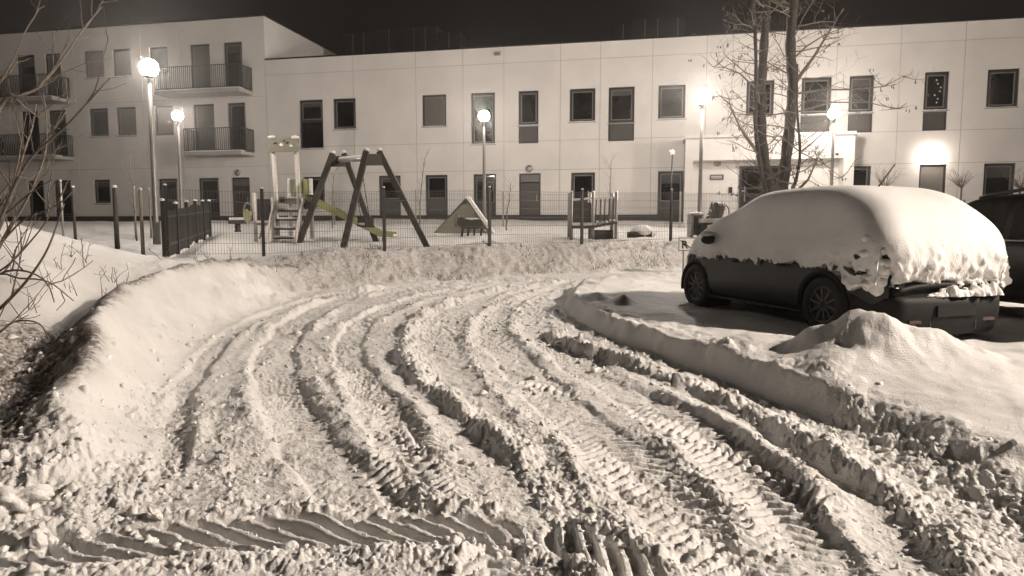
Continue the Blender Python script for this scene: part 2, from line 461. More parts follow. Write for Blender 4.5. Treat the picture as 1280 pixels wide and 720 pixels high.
def terrain(x, y, fine=True):
    x = np.asarray(x, np.float64); y = np.asarray(y, np.float64)
    r = np.hypot(x, y)
    wx = x + 0.07 * fbm(x, y, 0.5, 2); wy = y + 0.07 * fbm(x + 31, y + 7, 0.5, 2)
    dA, sA = polydist(wx, wy, EDGE_A)          # outside road = left of travel -> positive
    dH, sH = polydist(wx, wy, EDGE_H); dH = -dH
    zr = road_z(y)
    zl = TL(x, y); zrt = TR(x, y)
    fz = far_z(x, y)
    k = sstep(22, 40, r)
    zl = zl * (1 - k) + fz * k
    fd = (-(x + 4.8) * 4.4 + (y - 13.2) * 8.88) / 9.91          # distance beyond the playground fence
    kp = sstep(0.0, 0.9, fd) * sstep(-8.5, -6.3, x) * (y < 34)
    zl = zl * (1 - kp) + (0.95 + 0.05 * (y - 15)) * kp
    k2 = sstep(14, 28, r)
    zrt = zrt * (1 - k2) + np.clip(0.3 + 0.02 * y, 0.2, 0.6) * k2
    wA = 0.58 + 0.45 * sstep(4.6, 8.0, y) + 0.10 * fbm(x, y, 0.8, 2)
    wH = 0.19 + 0.12 * fbm(x, y, 0.5, 3) + 0.35 * (1 - sstep(4.2, 5.2, y)) + 0.12 * sstep(9, 12, y)
    SA = sstep(0.06, 1.0, dA / wA); SH = sstep(0.0, 1.0, dH / wH)
    z = zr + (zl - zr) * SA
    z = np.where(dH > 0, zr + (zrt - zr) * SH, z)
    inroad = (1 - sstep(-0.03, 0.06, dA)) * (1 - sstep(-0.03, 0.06, dH))
    park = sstep(0.05, 0.3, dH); left = sstep(0.05, 0.3, dA)
    near = (r < 30)
    dirt = np.zeros_like(z)
    # --- parking side: drifted, wind-smoothed snow with mounds thrown up by the plough
    def bump(cx, cy, rx, ry, h, a=0.0):
        c, s = math.cos(a), math.sin(a)
        dx = (x - cx) * c + (y - cy) * s; dy = -(x - cx) * s + (y - cy) * c
        return h * np.exp(-((dx / rx) ** 2 + (dy / ry) ** 2))
    mounds = bump(2.96, 5.80, 0.27, 0.36, 0.22, .2) + bump(3.05, 5.7, 0.5, 0.5, 0.14) + bump(3.5, 5.60, 0.45, 0.26, 0.15, -.25) + bump(2.62, 5.95, 0.14, 0.2, 0.10, .4) + bump(2.35, 6.35, 0.45, 0.3, 0.10, .5) + bump(2.55, 5.35, 0.25, 0.3, 0.10) \
        + bump(4.6, 5.4, 0.9, 0.5, 0.08) + bump(1.28, 9.9, 0.16, 0.22, 0.13) + bump(1.55, 9.5, 0.14, 0.16, 0.10) + bump(1.9, 12.2, 0.7, 0.4, 0.10) + bump(1.9, 8.2, .4, .6, .07)
    z = z + park * mounds * (1 + 0.3 * fbm(x, y, .4, 3)) + park * 0.15 * np.clip(mounds, 0, .2) * fbm(x + 4, y, .12, 3)
    z = z + park * (0.055 * fbm(x, y, 0.9, 3) + 0.018 * fbm(x, y, 0.22, 3)) + sstep(0.0, .12, dH) * (1 - sstep(.3, .7, dH)) * 0.035 * fbm(x + 2, y, .18, 4, .6)
    cl, cs_ = polydist(x + .05 * fbm(x, y, .4, 2), y + .05 * fbm(x + 9, y, .4, 2), [(2.1, 4.45), (2.4, 4.0), (2.85, 3.74), (4.2, 3.1), (8, 1.5)])
    z = z - park * 0.06 * (1 - sstep(-0.05, 0.03, cl)) * (1 - sstep(.6, 1.2, np.abs(cl))) * (r < 8)
    # --- left side relief: plough crest with a dip behind it
    lb = sstep(3.4, 4.6, y) * (1 - sstep(10.5, 12.5, y)) * (dA > 0)
    z = z + lb * (0.10 * np.exp(-((dA - wA * .98) / 0.17) ** 2) - 0.16 * np.exp(-((dA - wA - .42) / 0.26) ** 2) * (1 - sstep(8, 10, y)))
    z = z + left * (1 - sstep(.9, 1.3, dA)) * 0.04 * fbm(x, y + 3, .3, 4, .6)
    z = z + left * (0.06 * fbm(x + 5, y, 1.6, 4) * sstep(0.4, 1.5, dA))
    if fine:
        # --- road skin
        z = z + inroad * (0.012 * fbm(x, y, 0.6, 3) + 0.011 * fbm(x, y, 0.06, 4, .6))
        rough = np.zeros_like(z)
        smooth = np.zeros_like(z)
        for pts, hw, kind, st in TRACKS:
            mn = pts.min(0) - 1.0; mx = pts.max(0) + 1.0
            msk = (x > mn[0]) & (x < mx[0]) & (y > mn[1]) & (y < mx[1])
            if not msk.any(): continue
            X, Y = x[msk], y[msk]
            wob = 0.05 * fbm(X, Y, 0.35, 2) + 0.03 * fbm(X, Y, .12, 2)
            lat, s = polydist(X, Y, pts)
            lat = lat + wob
            a = np.abs(lat)
            tot = float(np.sum(np.linalg.norm(np.diff(pts, axis=0), axis=1)))
            fade = sstep(-0.25, 0.1, s) * (1 - sstep(tot - 0.3, tot + 0.3, s))
            dz = np.zeros_like(X); rg = np.zeros_like(X)
            patch = 0.62 + 1.3 * fbm(X + 3, Y, 0.7, 3)
            if kind in ('tread', 'rut'):
                inside = 1 - sstep(hw * 0.8, hw * 1.15, a)
                dz -= st * inside * 0.55
                pit = 0.085 if kind == 'tread' else 0.07
                jit = 0.035 * fbm(X, Y, 0.25, 2) + 0.12 * fbm(X, Y, 1.3, 2)
                lg = lug(s + 0.55 * a + jit, pit)
                dz += inside * lg * (0.030 if kind == 'tread' else 0.016) * np.clip(1.5 * patch - .15, 0.05, 1.1)
                shoulder = np.exp(-((a - hw * 1.45) / (hw * 0.42)) ** 2)
                dz += shoulder * st * 0.42 * np.clip(patch * 1.4 - .2, 0, 1.3)
                rg += shoulder * 0.85 * np.clip(patch * 1.5 - .15, 0, 1) + inside * 0.30 * np.clip(patch, 0, 1)
            elif kind == 'ridge':
                # steep on the left (cut by the blade), spilling to the right
                prof = np.where(lat > 0, np.exp(-(lat / (hw * 0.62)) ** 2), np.exp(-(lat / (hw * 1.7)) ** 2))
                dz += prof * st * np.clip(patch + .15, .18, 1.25)
                rg += np.where(lat > 0, 1 - sstep(hw * .5, hw * .95, a), 1 - sstep(hw * 1.2, hw * 3.2, a))
                sm = sstep(hw * .7, hw * 1.1, lat) * (1 - sstep(0.35, 0.55, lat))
                smooth[msk] = np.maximum(smooth[msk], sm * fade)
            else:
                prof = np.exp(-(a / hw) ** 2)
                dz += prof * st * 0.5
                rg += prof * 0.8
            z[msk] += dz * fade * inroad[msk]
            rough[msk] = np.maximum(rough[msk], np.clip(rg, 0, 1) * fade)
        base_r = np.clip(0.36 + 1.3 * fbm(x + 50, y, 0.8, 3), 0.06, 0.75) * (1 - smooth)
        rough = np.maximum(rough * (1 - 0.6 * smooth), base_r) * inroad
        # big tractor-lug prints across the front
        for pts, hw, pit in ((CROSS, 0.15, 0.155), (CROSS2, 0.12, 0.14)):
            msk = (y < 4.2) & (y > 2.0) & (np.abs(x) < 4)
            X, Y = x[msk], y[msk]
            lat, s = polydist(X, Y, pts)
            tot = float(np.sum(np.linalg.norm(np.diff(pts, axis=0), axis=1)))
            fade = sstep(-0.1, 0.1, s) * (1 - sstep(tot - 0.25, tot, s)) * inroad[msk]
            a = np.abs(lat + 0.02 * fbm(X, Y, .2, 2))
            inside = 1 - sstep(hw * 0.85, hw * 1.1, a)
            lg = lug(s + 1.1 * lat + 2.4 * lat * np.abs(lat) + .03 * fbm(X, Y, .3, 2), pit, 0.40)
            z[msk] += fade * (inside * (-0.075 + 0.085 * lg) + 0.035 * np.exp(-((lat + hw * 1.5) / .08) ** 2) + 0.03 * np.exp(-((lat - hw * 1.4) / .06) ** 2))
            band = 1 - sstep(hw * 0.85, hw * 1.05, a)
            rough[msk] = rough[msk] * (1 - 0.96 * band * fade) + 0.9 * fade * np.exp(-((a - hw * 1.6) / .1) ** 2) * (1 - rough[msk])
        # rubble: near right berm, foot of left bank, left flank, bottom left
        rub = np.exp(-((dH - 0.16) / 0.28) ** 2) * (1 - sstep(4.4, 5.2, y)) * 1.0
        rub = np.maximum(rub, 0.75 * np.exp(-((dH + 0.10) / 0.13) ** 2) * (1 - sstep(9.5, 11, y)))
        topcr = np.exp(-((dH - 0.3) / 0.11) ** 2) * sstep(4.6, 5.2, y) * np.clip(0.35 + 1.8 * fbm(x, y, .5, 2), 0, .9) * (1 - sstep(10, 11.5, y))
        rub = np.maximum(rub, topcr)
        footA = np.exp(-((dA - 0.12) / 0.30) ** 2) * np.clip(0.55 + 1.2 * fbm(x, y + 9, .7, 2), 0.1, 1) * (1 - 0.4 * sstep(8, 12, y))
        faceA = sstep(0.2, 0.5, dA) * (1 - sstep(0.9, 1.2, dA)) * sstep(5.0, 6.5, y) * np.clip(0.35 + 1.6 * fbm(x + 8, y, 1.0, 2), 0, .55)
        flank = sstep(0.0, .22, dA - wA) * (1 - sstep(1.3, 2.0, dA)) * (1 - sstep(6.3, 7.4, y)) * (y > 2.5)
        bl = (1 - sstep(3.9, 4.6, y)) * (1 - sstep(-2.1, -1.5, x)) * sstep(2.75, 3.05, y)
        faceN = sstep(0.15, 0.3, dA) * (1 - sstep(wA - .25, wA, dA)) * np.clip(0.12 + 1.5 * fbm(x + 3, y + 2, .5, 2), 0, .6) * (y < 12)
        rub = np.maximum.reduce([rub, footA, faceA, flank, bl * 0.9, faceN])
        rough = np.clip(np.maximum(rough, rub), 0, 1)
        m = near & (rough > 0.02)
        X, Y, Rg = x[m], y[m], rough[m]
        big = np.clip((rub[m] - 0.25) * 1.5, 0, 1) + 0.25 * np.clip(Rg - .6, 0, 1)
        dz = 0.6 * crumbs(X, Y, 0.045, Rg * 0.85) + 0.7 * crumbs(X + 3.1, Y + 1.7, 0.024, np.clip(Rg * 1.15, 0, 1)) + 0.5 * crumbs(X + 9 + .03 * fbm(X, Y, .05, 2), Y + .03 * fbm(X + 5, Y, .05, 2), 0.095, np.clip(big * 0.6, 0, .8)) + 0.42 * crumbs(X + 2 + .06 * fbm(X, Y, .09, 3), Y + 5 + .06 * fbm(X + 7, Y, .09, 3), 0.20, np.clip(big - .45, 0, .45))
        dz += Rg * 0.042 * fbm(X, Y, 0.14, 5, .65)
        z[m] += dz * (0.55 + 0.45 * Rg)
        # far bank: tussocky snow over grass
        tus = sstep(0.1, 0.5, dA) * sstep(8.5, 10.5, y) * (y < 19) * (1 - sstep(1.4, 2.4, dA))
        m = tus > 0.02
        z[m] += tus[m] * (0.06 * crumbs(x[m], y[m], 0.16, np.full(m.sum(), .8)) / .16 + 0.05 * fbm(x[m], y[m], 0.2, 3))
        # dirt: turned-up soil on the crest, left flank, grass on the far bank
        crest = np.exp(-((dA - wA * 1.02) / 0.10) ** 2) * (y > 4.4) * (y < 12.5) * np.clip(0.75 + 1.8 * fbm(x, y, .35, 3), 0, 1)
        dirt = np.maximum(crest * 2.2, flank * 1.0)
        dirt = np.maximum(dirt, tus * 0.5 * sstep(10.5, 12.5, y))
        dirt = np.maximum(dirt, inroad * 0.05)
        # rough the playground with old footprints
        pg = left * sstep(12.5, 14, y) * (y < 30)
        m = pg > 0.02
        z[m] += pg[m] * (0.05 * fbm(x[m], y[m], 0.5, 3))
    return z, dirt, dA, dH

def gz(x, y):
    z, _, _, _ = terrain(np.array([x], float), np.array([y], float))
    return float(z[0])
def gz_many(xy):
    a = np.array(xy, float)
    return terrain(a[:, 0], a[:, 1])[0]

# tessellation: a ring grid, dense where the road is, coarser outwards
def ring_grid():
    rs = [0.25, 0.6, 1.0, 1.4, 1.8]
    r = 2.1
    while r < 26:
        rs.append(r)
        r += max(0.0068, min(0.00075 * r * r, 0.0042 * r))
    while r < 250:
        rs.append(r); r *= 1.09
    rs = np.array(rs)
    fa = np.linspace(math.radians(-48), math.radians(48), 980)
    ca = np.linspace(math.radians(48), math.radians(312), 70)[1:-1]
    ang = np.concatenate([fa, ca])
    R, A = np.meshgrid(rs, ang, indexing='ij')
    return R * np.sin(A), R * np.cos(A), len(rs), len(ang)

GX, GY, nr, na = ring_grid()
gzv, gdirt, gdA, gdH = terrain(GX.ravel(), GY.ravel())
ids = np.arange(nr * na).reshape(nr, na)
nx = np.roll(ids, -1, axis=1)
quads = np.stack([ids[:-1], nx[:-1], nx[1:], ids[1:]], axis=-1).reshape(-1, 4)[:, ::-1]
fA = gdA[quads].mean(1); fH = gdH[quads].mean(1)
is_road = (fA < 0.02) & (fH < 0.02)
is_park = (fH >= 0.02)
is_left = ~is_road & ~is_park
verts = np.stack([GX.ravel(), GY.ravel(), gzv], 1).astype(np.float32)

def grid_object(name, mask, mat):
    q = quads[mask]
    u, inv = np.unique(q.ravel(), return_inverse=True)
    q = inv.reshape(-1, 4).astype(np.int32)
    me = bpy.data.meshes.new(name)
    me.vertices.add(len(u)); me.vertices.foreach_set('co', verts[u].ravel())
    n = len(q)
    me.loops.add(n * 4); me.loops.foreach_set('vertex_index', q.ravel())
    me.polygons.add(n); me.polygons.foreach_set('loop_start', np.arange(0, n * 4, 4, dtype=np.int32))
    me.polygons.foreach_set('use_smooth', np.ones(n, bool))
    at = me.attributes.new('dirt', 'FLOAT', 'POINT'); at.data.foreach_set('value', gdirt[u].astype(np.float32))
    me.materials.append(mat)
    me.update(calc_edges=True); me.validate()
    o = bpy.data.objects.new(name, me); C.objects.link(o)
    o['kind'] = 'structure'
    return o
grid_object('road', is_road, M['snow_ground'])['label'] = 'snow-covered curving road rutted by tyre tracks'
grid_object('parking_area', is_park, M['snow_ground'])['label'] = 'deep drifted snow over the parking spaces and its cut bank'
grid_object('ground', is_left, M['snow_ground'])['label'] = 'snowy bank, verge and playground ground beyond the road'
del GX, GY, verts, quads

# loose crumbs thrown along the ridges: far too many to count
def scatter_crumbs():
    rr = np.random.RandomState(5)
    n = 26000
    rad = 2.3 + 8.5 * rr.rand(n) ** 1.8
    an = np.radians(rr.uniform(-46, 46, n))
    x = rad * np.sin(an); y = rad * np.cos(an)
    z, _, dA, dH = terrain(x, y)
    w = np.zeros(n)
    for pts, hw, kind, st in TRACKS:
        lat, s = polydist(x, y, pts)
        w = np.maximum(w, np.exp(-((np.abs(lat) - hw * (1.4 if kind in ('tread', 'rut') else .5)) / (hw * 0.8)) ** 2) * (0.6 if kind != 'ridge' else 1.0) * (np.maximum(dA, dH) < 0))
    w = np.maximum(w, np.exp(-((dH - 0.1) / .3) ** 2) * (y < 5) * 1.0)
    w = np.maximum(w, np.exp(-((dA - 0.1) / .35) ** 2) * 0.8 * (y < 8))
    w = np.maximum(w, 1.0 * (x < -1.6) * (y < 4.2) * (y > 2.8))
    w = np.maximum(w, 0.9 * (dA > .75) * (dA < 1.8) * (y < 6.5))
    keep = rr.rand(n) < w * 0.5
    mb = MB()
    for i in np.nonzero(keep)[0]:
        big = rr.rand()
        s = 0.006 + 0.016 * big ** 4 + (0.016 * (rr.rand() < .05))
        if rad[i] > 6: s *= 1.3
        mb.blob((x[i], y[i], z[i] + s * 0.1), s, 2 if s > .018 else 1, 0.45, (1, rr.uniform(.55, 1), rr.uniform(.5, .9)), seed=int(i), rot=rr.uniform(0, 3))
    o = mb.build('snow_crumbs', M['snow'], smooth=True)
    tag(o, 'loose snow crumbs scattered along the ruts and banks', 'snow', kind='stuff')
scatter_crumbs()
# ------------------------------------------------------------------ apartment building
BA = Vector((-12.3, 33.8, 0)); BB = Vector((20.2, 26.9, 0))
BE = (BB - BA).normalized(); BRZ = math.atan2(BE.y, BE.x)
BN = Vector((BE.y, -BE.x, 0))                # towards the camera
BASE = 1.70
def fac(px, py):
    d = ray(px, py); t = (BA - EYE).xy.dot(BN.xy) / d.xy.dot(BN.xy)
    p = EYE + d * t
    return (p - BA).dot(BE), p.z
def fs(px, py=150): return fac(px, py)[0]
bld = thing('apartment_building', 'pale plaster apartment block with a taller balconied wing and a flat dark roof', 'building', (BA.x, BA.y, 0), BRZ)

openings = []   # s0,s1,z0,z1
windows = []    # s0,s1,z0,z1,kind,split
def win(px0, px1, pyc, zt, zb, kind='dark', split=None, low=None):
    s0, s1 = fs(px0, pyc), fs(px1, pyc)
    windows.append((s0, s1, zb if low is None else low, zt, kind, split))
# upper floor of the long block
Z2T, Z2B, Z2L = 7.47, 6.03, 5.17
win(374.7, 403.7, 150, Z2T, Z2L, 'dark', 6.48)
win(417, 444.7, 145, Z2T, Z2B)
win(528, 557.7, 140, Z2T, Z2B, 'blind')
win(589, 618.6, 150, Z2T, Z2L, 'dark')
win(648, 673, 140, Z2T, Z2B, 'panel', 6.0, Z2L)
win(712, 744, 135, Z2T, Z2B)
win(760.6, 793, 135, Z2T, Z2B, 'panel', 6.0, Z2L)
win(822.8, 856.7, 130, Z2T, Z2B)
win(932.8, 967.5, 125, Z2T + .03, Z2B)
win(1001.5, 1039, 125, Z2T + .06, Z2B, 'panel', 6.08, Z2L + .1)
win(1061, 1091.8, 125, Z2T + .06, Z2B, 'panel', 6.1, Z2L + .1)
win(1155, 1185.4, 120, Z2T + .08, Z2B, 'panel', 6.1, Z2L + .1)
win(1233.8, 1273.5, 110, Z2T + .08, Z2B + .05)
win(1318, 1352, 110, Z2T + .08, Z2B + .05)
# ground floor of the long block
Z1T = 3.84; GF = 1.98
win(380, 406, 240, Z1T, 2.35)
win(474, 501, 245, Z1T, GF, 'gpanel', 2.68)
win(532, 559.5, 245, Z1T, GF, 'gpanel', 2.68)
win(592, 620, 245, Z1T, GF, 'dpanel', 2.47)
win(648.8, 675.7, 245, Z1T, 1.80, 'door')
win(713.7, 743.5, 245, Z1T, GF, 'dpanel', 2.6)
win(822, 854, 245, Z1T, GF, 'dpanel', 2.47)
win(1059, 1088.6, 220, Z1T + .08, 2.4)
win(1149, 1183, 220, Z1T + .1, 2.55, 'lit')
win(1229.5, 1269, 220, Z1T + .1, 2.45)
# wing: third, second, ground floor
Z3T, Z3B = 10.37, 9.0
F3, F2 = 7.98, 5.05
for a, b, k in ((21.7, 44, 'dark'), (57, 76, 'blind')): win(a, b, 90, Z3T, F3, k)
win(106, 130, 80, Z3T, Z3B, 'blind'); win(141, 164, 80, Z3T, Z3B, 'blind'); win(187, 210, 80, Z3T, Z3B, 'dark')
win(238, 262.5, 80, Z3T, F3, 'blind'); win(280, 303, 80, Z3T, F3, 'dark')
for a, b, k in ((28, 49, 'dark'), (61.7, 83, 'dark')): win(a, b, 160, 7.49, F2, k)
win(111.7, 135.5, 150, 7.49, 6.05); win(146, 170, 150, 7.49, 6.05, 'blind'); win(193.6, 216.7, 150, 7.49, 6.05, 'blind')
win(242, 268, 150, 7.48, F2, 'blind'); win(285, 307, 150, 7.48, F2, 'dark')
win(35, 55, 240, 3.87, GF, 'dark'); win(68, 89, 240, 3.87, GF, 'dark'); win(117.5, 138, 240, 3.87, 2.62)
win(198.6, 222, 240, 3.87, GF, 'dpanel', 2.7); win(248.6, 273.6, 240, 3.87, GF, 'dpanel', 2.7); win(290, 312.5, 245, 3.87, 1.80, 'door')

SL, SW, SR = -24.0, 0.42, 40.0        # left end, wing corner, right end
ROOF, WROOF = 9.44, 11.5
PLZ = GF - .0
porch_s0, porch_s1 = fs(855, 200), fs(1057, 200)
def panel_mesh(s0, s1, z0, z1, holes):
    """front skin with openings and returns 0.14 m deep"""
    xs = sorted({s0, s1, *[h[0] for h in holes], *[h[1] for h in holes]}); zs = sorted({z0, z1, *[h[2] for h in holes], *[h[3] for h in holes]})
    xs = [x for x in xs if s0 <= x <= s1]; zs = [z for z in zs if z0 <= z <= z1]
    solid = {}
    for i in range(len(xs) - 1):
        for j in range(len(zs) - 1):
            cx, cz = (xs[i] + xs[i + 1]) / 2, (zs[j] + zs[j + 1]) / 2
            solid[i, j] = not any(h[0] < cx < h[1] and h[2] < cz < h[3] for h in holes)
    mb = MB(); D = 0.14
    for (i, j), ok in solid.items():
        if not ok: continue
        x0, x1, a, b = xs[i], xs[i + 1], zs[j], zs[j + 1]
        mb.add([(x0, 0, a), (x1, 0, a), (x1, 0, b), (x0, 0, b)], [(0, 1, 2, 3)])
        if not solid.get((i - 1, j)): mb.add([(x0, 0, a), (x0, 0, b), (x0, D, b), (x0, D, a)], [(0, 1, 2, 3)])
        if not solid.get((i + 1, j)): mb.add([(x1, 0, a), (x1, D, a), (x1, D, b), (x1, 0, b)], [(0, 1, 2, 3)])
        if not solid.get((i, j - 1)): mb.add([(x0, 0, a), (x0, D, a), (x1, D, a), (x1, 0, a)], [(0, 1, 2, 3)])
        if not solid.get((i, j + 1)): mb.add([(x0, 0, b), (x1, 0, b), (x1, D, b), (x0, D, b)], [(0, 1, 2, 3)])
    return mb
HOLES = [(w[0], w[1], w[2], w[3]) for w in windows]
GAP = 0.011
def rows(scuts, zcuts):
    for i in range(len(scuts) - 1):
        for j in range(len(zcuts) - 1):
            r = (scuts[i] + GAP, scuts[i + 1] - GAP, zcuts[j] + GAP, zcuts[j + 1] - GAP)
            hs = [(max(h[0], r[0]), min(h[1], r[1]), max(h[2], r[2]), min(h[3], r[3])) for h in HOLES]
            hs = [h for h in hs if h[0] < h[1] and h[2] < h[3]]
            mb = panel_mesh(*r, hs)
            if mb.f: mb.build('wall_panel', M['plaster'], bld)
main_cuts = [SW, 4.95, 8.05, 10.3, 12.2, 14.75, 16.5, 18.72, 20.95, 22.0, 24.0, 26.05, 28.4, 30.7, 33.2, 36.4, SR]
rows(main_cuts, [GF, 3.99, 5.27, 8.72, ROOF])
wing_cuts = [SL, -18.5, -14.6, -10.45, -6.45, -4.2, SW]
rows(wing_cuts, [GF, 4.4, 7.75, WROOF])
# structural wall behind the panels (a frame of strips, open where the windows are) and the block's volume
def back_wall(s0, s1, z0, z1):
    hs = [h for h in HOLES if h[0] > s0 and h[1] < s1]
    mb = panel_mesh(s0, s1, z0, z1, hs); mb.v = [(v[0], 0.02 + v[1] * 2.0, v[2]) for v in mb.v]
    return mb
back_wall(SW, SR, GF, ROOF - .03).build('wall', M['plaster_back'], bld)
back_wall(SL, SW - .01, GF, WROOF - .03).build('wall', M['plaster_back'], bld)
MB().bx(SL + .05, SW - .15, 0.36, 12.0, BASE - .3, WROOF - .06).build('wing_block', M['plaster'], bld)
MB().bx(SW - .145, SW, 0.03, 12.0, ROOF - 1.0, WROOF).build('side_wall', M['plaster'], bld)
MB().bx(SW + .01, SR - .05, 0.36, 14.0, BASE - .3, ROOF - .25).build('main_block', M['roofing'], bld)
MB().bx(SL, SR, 0.035, 0.34, BASE - .3, GF - .004).build('plinth', M['plinth'], bld)
rf = MB(); rf.bx(SW + .002, SR, -0.05, 0.10, ROOF, ROOF + .05); rf.build('parapet_cap', M['metal_dark'], bld)
MB().bx(SL, SW + .04, -0.05, 0.12, WROOF, WROOF + .05).build('parapet_cap', M['metal_dark'], bld)
MB().bx(SW - .12, SW + .04, 0.125, 12.0, WROOF + .002, WROOF + .05).build('parapet_cap', M['metal_dark'], bld)

for (s0, s1, z0, z1, kind, split) in windows:
    W = s1 - s0; fw = 0.075
    y0, y1 = 0.085, 0.135
    fr = MB()
    wz0 = split if split else z0
    e = .003
    fr.bx(s0 + e, s0 + fw, y0, y1, z0 + e, z1 - e); fr.bx(s1 - fw, s1 - e, y0, y1, z0 + e, z1 - e)
    fr.bx(s0 + fw, s1 - fw, y0, y1, z1 - fw, z1 - e); fr.bx(s0 + fw, s1 - fw, y0, y1, z0 + e, z0 + fw)
    if split: fr.bx(s0 + fw, s1 - fw, y0, y1, split - .05, split + .05)
    w = fr.build('door' if kind == 'door' else 'window', M['frame'], bld)
    # inner sash
    sa = MB(); t = 0.05; a0, a1, b0, b1 = s0 + fw, s1 - fw, (split + .05 if split else z0 + fw), z1 - fw
    if kind != 'door':
        q = .022
        sa.bx(a0 + q, a0 + q + t, y0 + .012, y1 - .005, b0 + q, b1 - q); sa.bx(a1 - q - t, a1 - q, y0 + .012, y1 - .005, b0 + q, b1 - q)
        sa.bx(a0 + q + t, a1 - q - t, y0 + .012, y1 - .005, b1 - q - t, b1 - q); sa.bx(a0 + q + t, a1 - q - t, y0 + .012, y1 - .005, b0 + q, b0 + q + t)
        sa.build('sash', M['sash'], w)
    gm = {'blind': 'glass_blind', 'lit': 'glass_blind'}.get(kind, 'glass')  # 'lit' pane: the wall lamp's light on it is put in as paler glass
    if kind == 'door':
        MB().bx(a0, a1, y0 + .02, y1 - .005, z0 + fw, z1 - .42).build('leaf', M['spandrel'], w)
        MB().bx(a0, a1, y0 + .015, y1 - .01, z1 - .42 + .04, z1 - fw).build('pane', M['glass_blind'], w)
        MB().bx(a1 - .12, a1 - .09, y0 - .04, y0 + .02, 2.6, 2.9).build('handle', M['metal_grey'], w)
    else:
        MB().bx(a0, a1, y1 - .022, y1 - .008, b0, b1).build('pane', M[gm], w)
        if kind not in ('blind', 'lit') and RND.random() < .45:
            hb = (b1 - b0) * RND.choice((.15, .2, .3, .45))
            MB().bx(a0 + .075, a1 - .075, y1 - .027, y1 - .0225, b1 - .075 - hb, b1 - .075).build('roller_blind', M['curtain'], w)
        if 29.0 < s0 < 30.2 and z0 > 5:
            for q in range(7):
                sx_, sz_ = a0 + .15 + (a1 - a0 - .3) * RND.random(), b0 + .15 + (b1 - b0 - .3) * (q + .5) / 7
                MB().box((sx_, y1 - .03, sz_), (.05, .008, .05), m=Matrix.Rotation(.785, 3, 'Y')).build('paper_star', M['white'], w)
    if split:
        lowm = {'panel': 'spandrel', 'gpanel': 'spandrel', 'dpanel': 'frame', 'dark': 'glass'}[kind]
        MB().bx(a0, a1, y1 - .03, y1 - .01, z0 + fw, split - .05).build('lower_panel', M[lowm], w)
    if kind != 'door' and z0 > 2.2:
        zs_ = (split - .05) if kind == 'panel' else z0
        MB().bx(s0 - .05, s1 + .05, -0.045, 0.083, zs_ - .035, zs_ + .002 if kind != 'panel' else zs_).build('sill', M['sill'], w)
        if RND.random() < .9:
            sn = MB(); n = 8
            sn.tube([(s0 + .0 + (s1 - s0) * i / n, 0.015, zs_ + .012) for i in range(n + 1)], [.028 + .018 * RND.random() for _ in range(n + 1)], 6)
            sn.build('sill_snow', M['snow'], w, True)

# balconies of the wing
def balcony(s0, s1, z):
    b = MB().bx(s0, s1, -1.15, -0.002, z - .16, z).build('balcony', M['concrete'], bld)
    r = MB(); h = 1.1
    for (p, q) in (((s0 + .03, -1.12), (s1 - .03, -1.12)), ((s0 + .03, -1.09), (s0 + .03, -.03)), ((s1 - .03, -1.09), (s1 - .03, -.03))):
        r.bar((p[0], p[1], z + h), (q[0], q[1], z + h), .05, .03); r.bar((p[0], p[1], z + .08), (q[0], q[1], z + .08), .04, .03)
        L = math.hypot(q[0] - p[0], q[1] - p[1]); n = int(L / .105)
        for i in range(n + 1):
            t = i / n
            x, y = p[0] + (q[0] - p[0]) * t, p[1] + (q[1] - p[1]) * t
            r.bar((x, y, z + .08), (x, y, z + h - .015), .018, .03)
    r.build('railing', M['metal_dark'], b)
    sn = MB(); n = 30
    for i in range(n): sn.bx(s0 + .1 + (s1 - s0 - .2) * i / n, s0 + .1 + (s1 - s0 - .2) * (i + 1) / n, -1.06, -.6, z - .001, z + .05 + .05 * RND.random())
    sn.build('balcony_snow', M['snow'], b)
balcony(-4.85, -0.28, F3 - .02); balcony(-3.38, -0.28, F2 - .02)
balcony(-15.2, -10.75, F3 - .02); balcony(-15.2, -10.75, F2 - .02)

# entrance porch: a projecting frame with a recessed doorway wall
PD = 1.3
pz1 = 5.0
mb = MB()
o0, o1, oz = porch_s0 + .32, porch_s1 - .38, 4.15
mb.bx(porch_s0, o0, -PD, -.002, BASE - .3, pz1); mb.bx(o1, porch_s1, -PD, -.002, BASE - .3, pz1); mb.bx(o0, o1, -PD, -.002, oz, pz1)
pch = mb.build('porch', M['plaster'], bld)
MB().bx(porch_s0 - .06, porch_s1 + .06, -PD - .06, -.003, pz1 + .001, pz1 + .06).build('porch_cap', M['metal_grey'], pch)
MB().bx(porch_s0 - .03, porch_s1 + .03, -PD - .03, -.01, pz1 + .06, pz1 + .17).build('porch_snow', M['snow'], pch)
MB().bx(o0, o1, -.55, -.003, BASE - .3, oz - .001).build('porch_wall', M['plaster'], pch)
ds0, ds1 = fs(922, 230) , fs(972, 230)
d = MB()
d.bx(ds0, ds0 + .09, -.62, -.552, BASE, 3.95); d.bx(ds1 - .09, ds1, -.62, -.552, BASE, 3.95); d.bx(ds0 + .09, ds1 - .09, -.62, -.552, 3.85, 3.95)
dd = d.build('entrance_door', M['frame'], pch)
MB().bx(ds0 + .09, ds1 - .09, -.60, -.552, BASE, 3.85).build('leaf', M['glass'], dd)
for i, zz in enumerate((2.25, 3.0)):
    MB().bx(ds0 + .09, ds1 - .09, -.625, -.602, zz, zz + .07).build('rail', M['frame'], dd)
MB().bx(ds0 + .2, ds0 + .24, -.68, -.602, 2.5, 3.1).build('handle', M['metal_grey'], dd)
pl = MB().bx(fs(886, 222), fs(903, 222), -.59, -.552, 3.40, 3.62).build('door_plaque', M['spandrel'], pch)
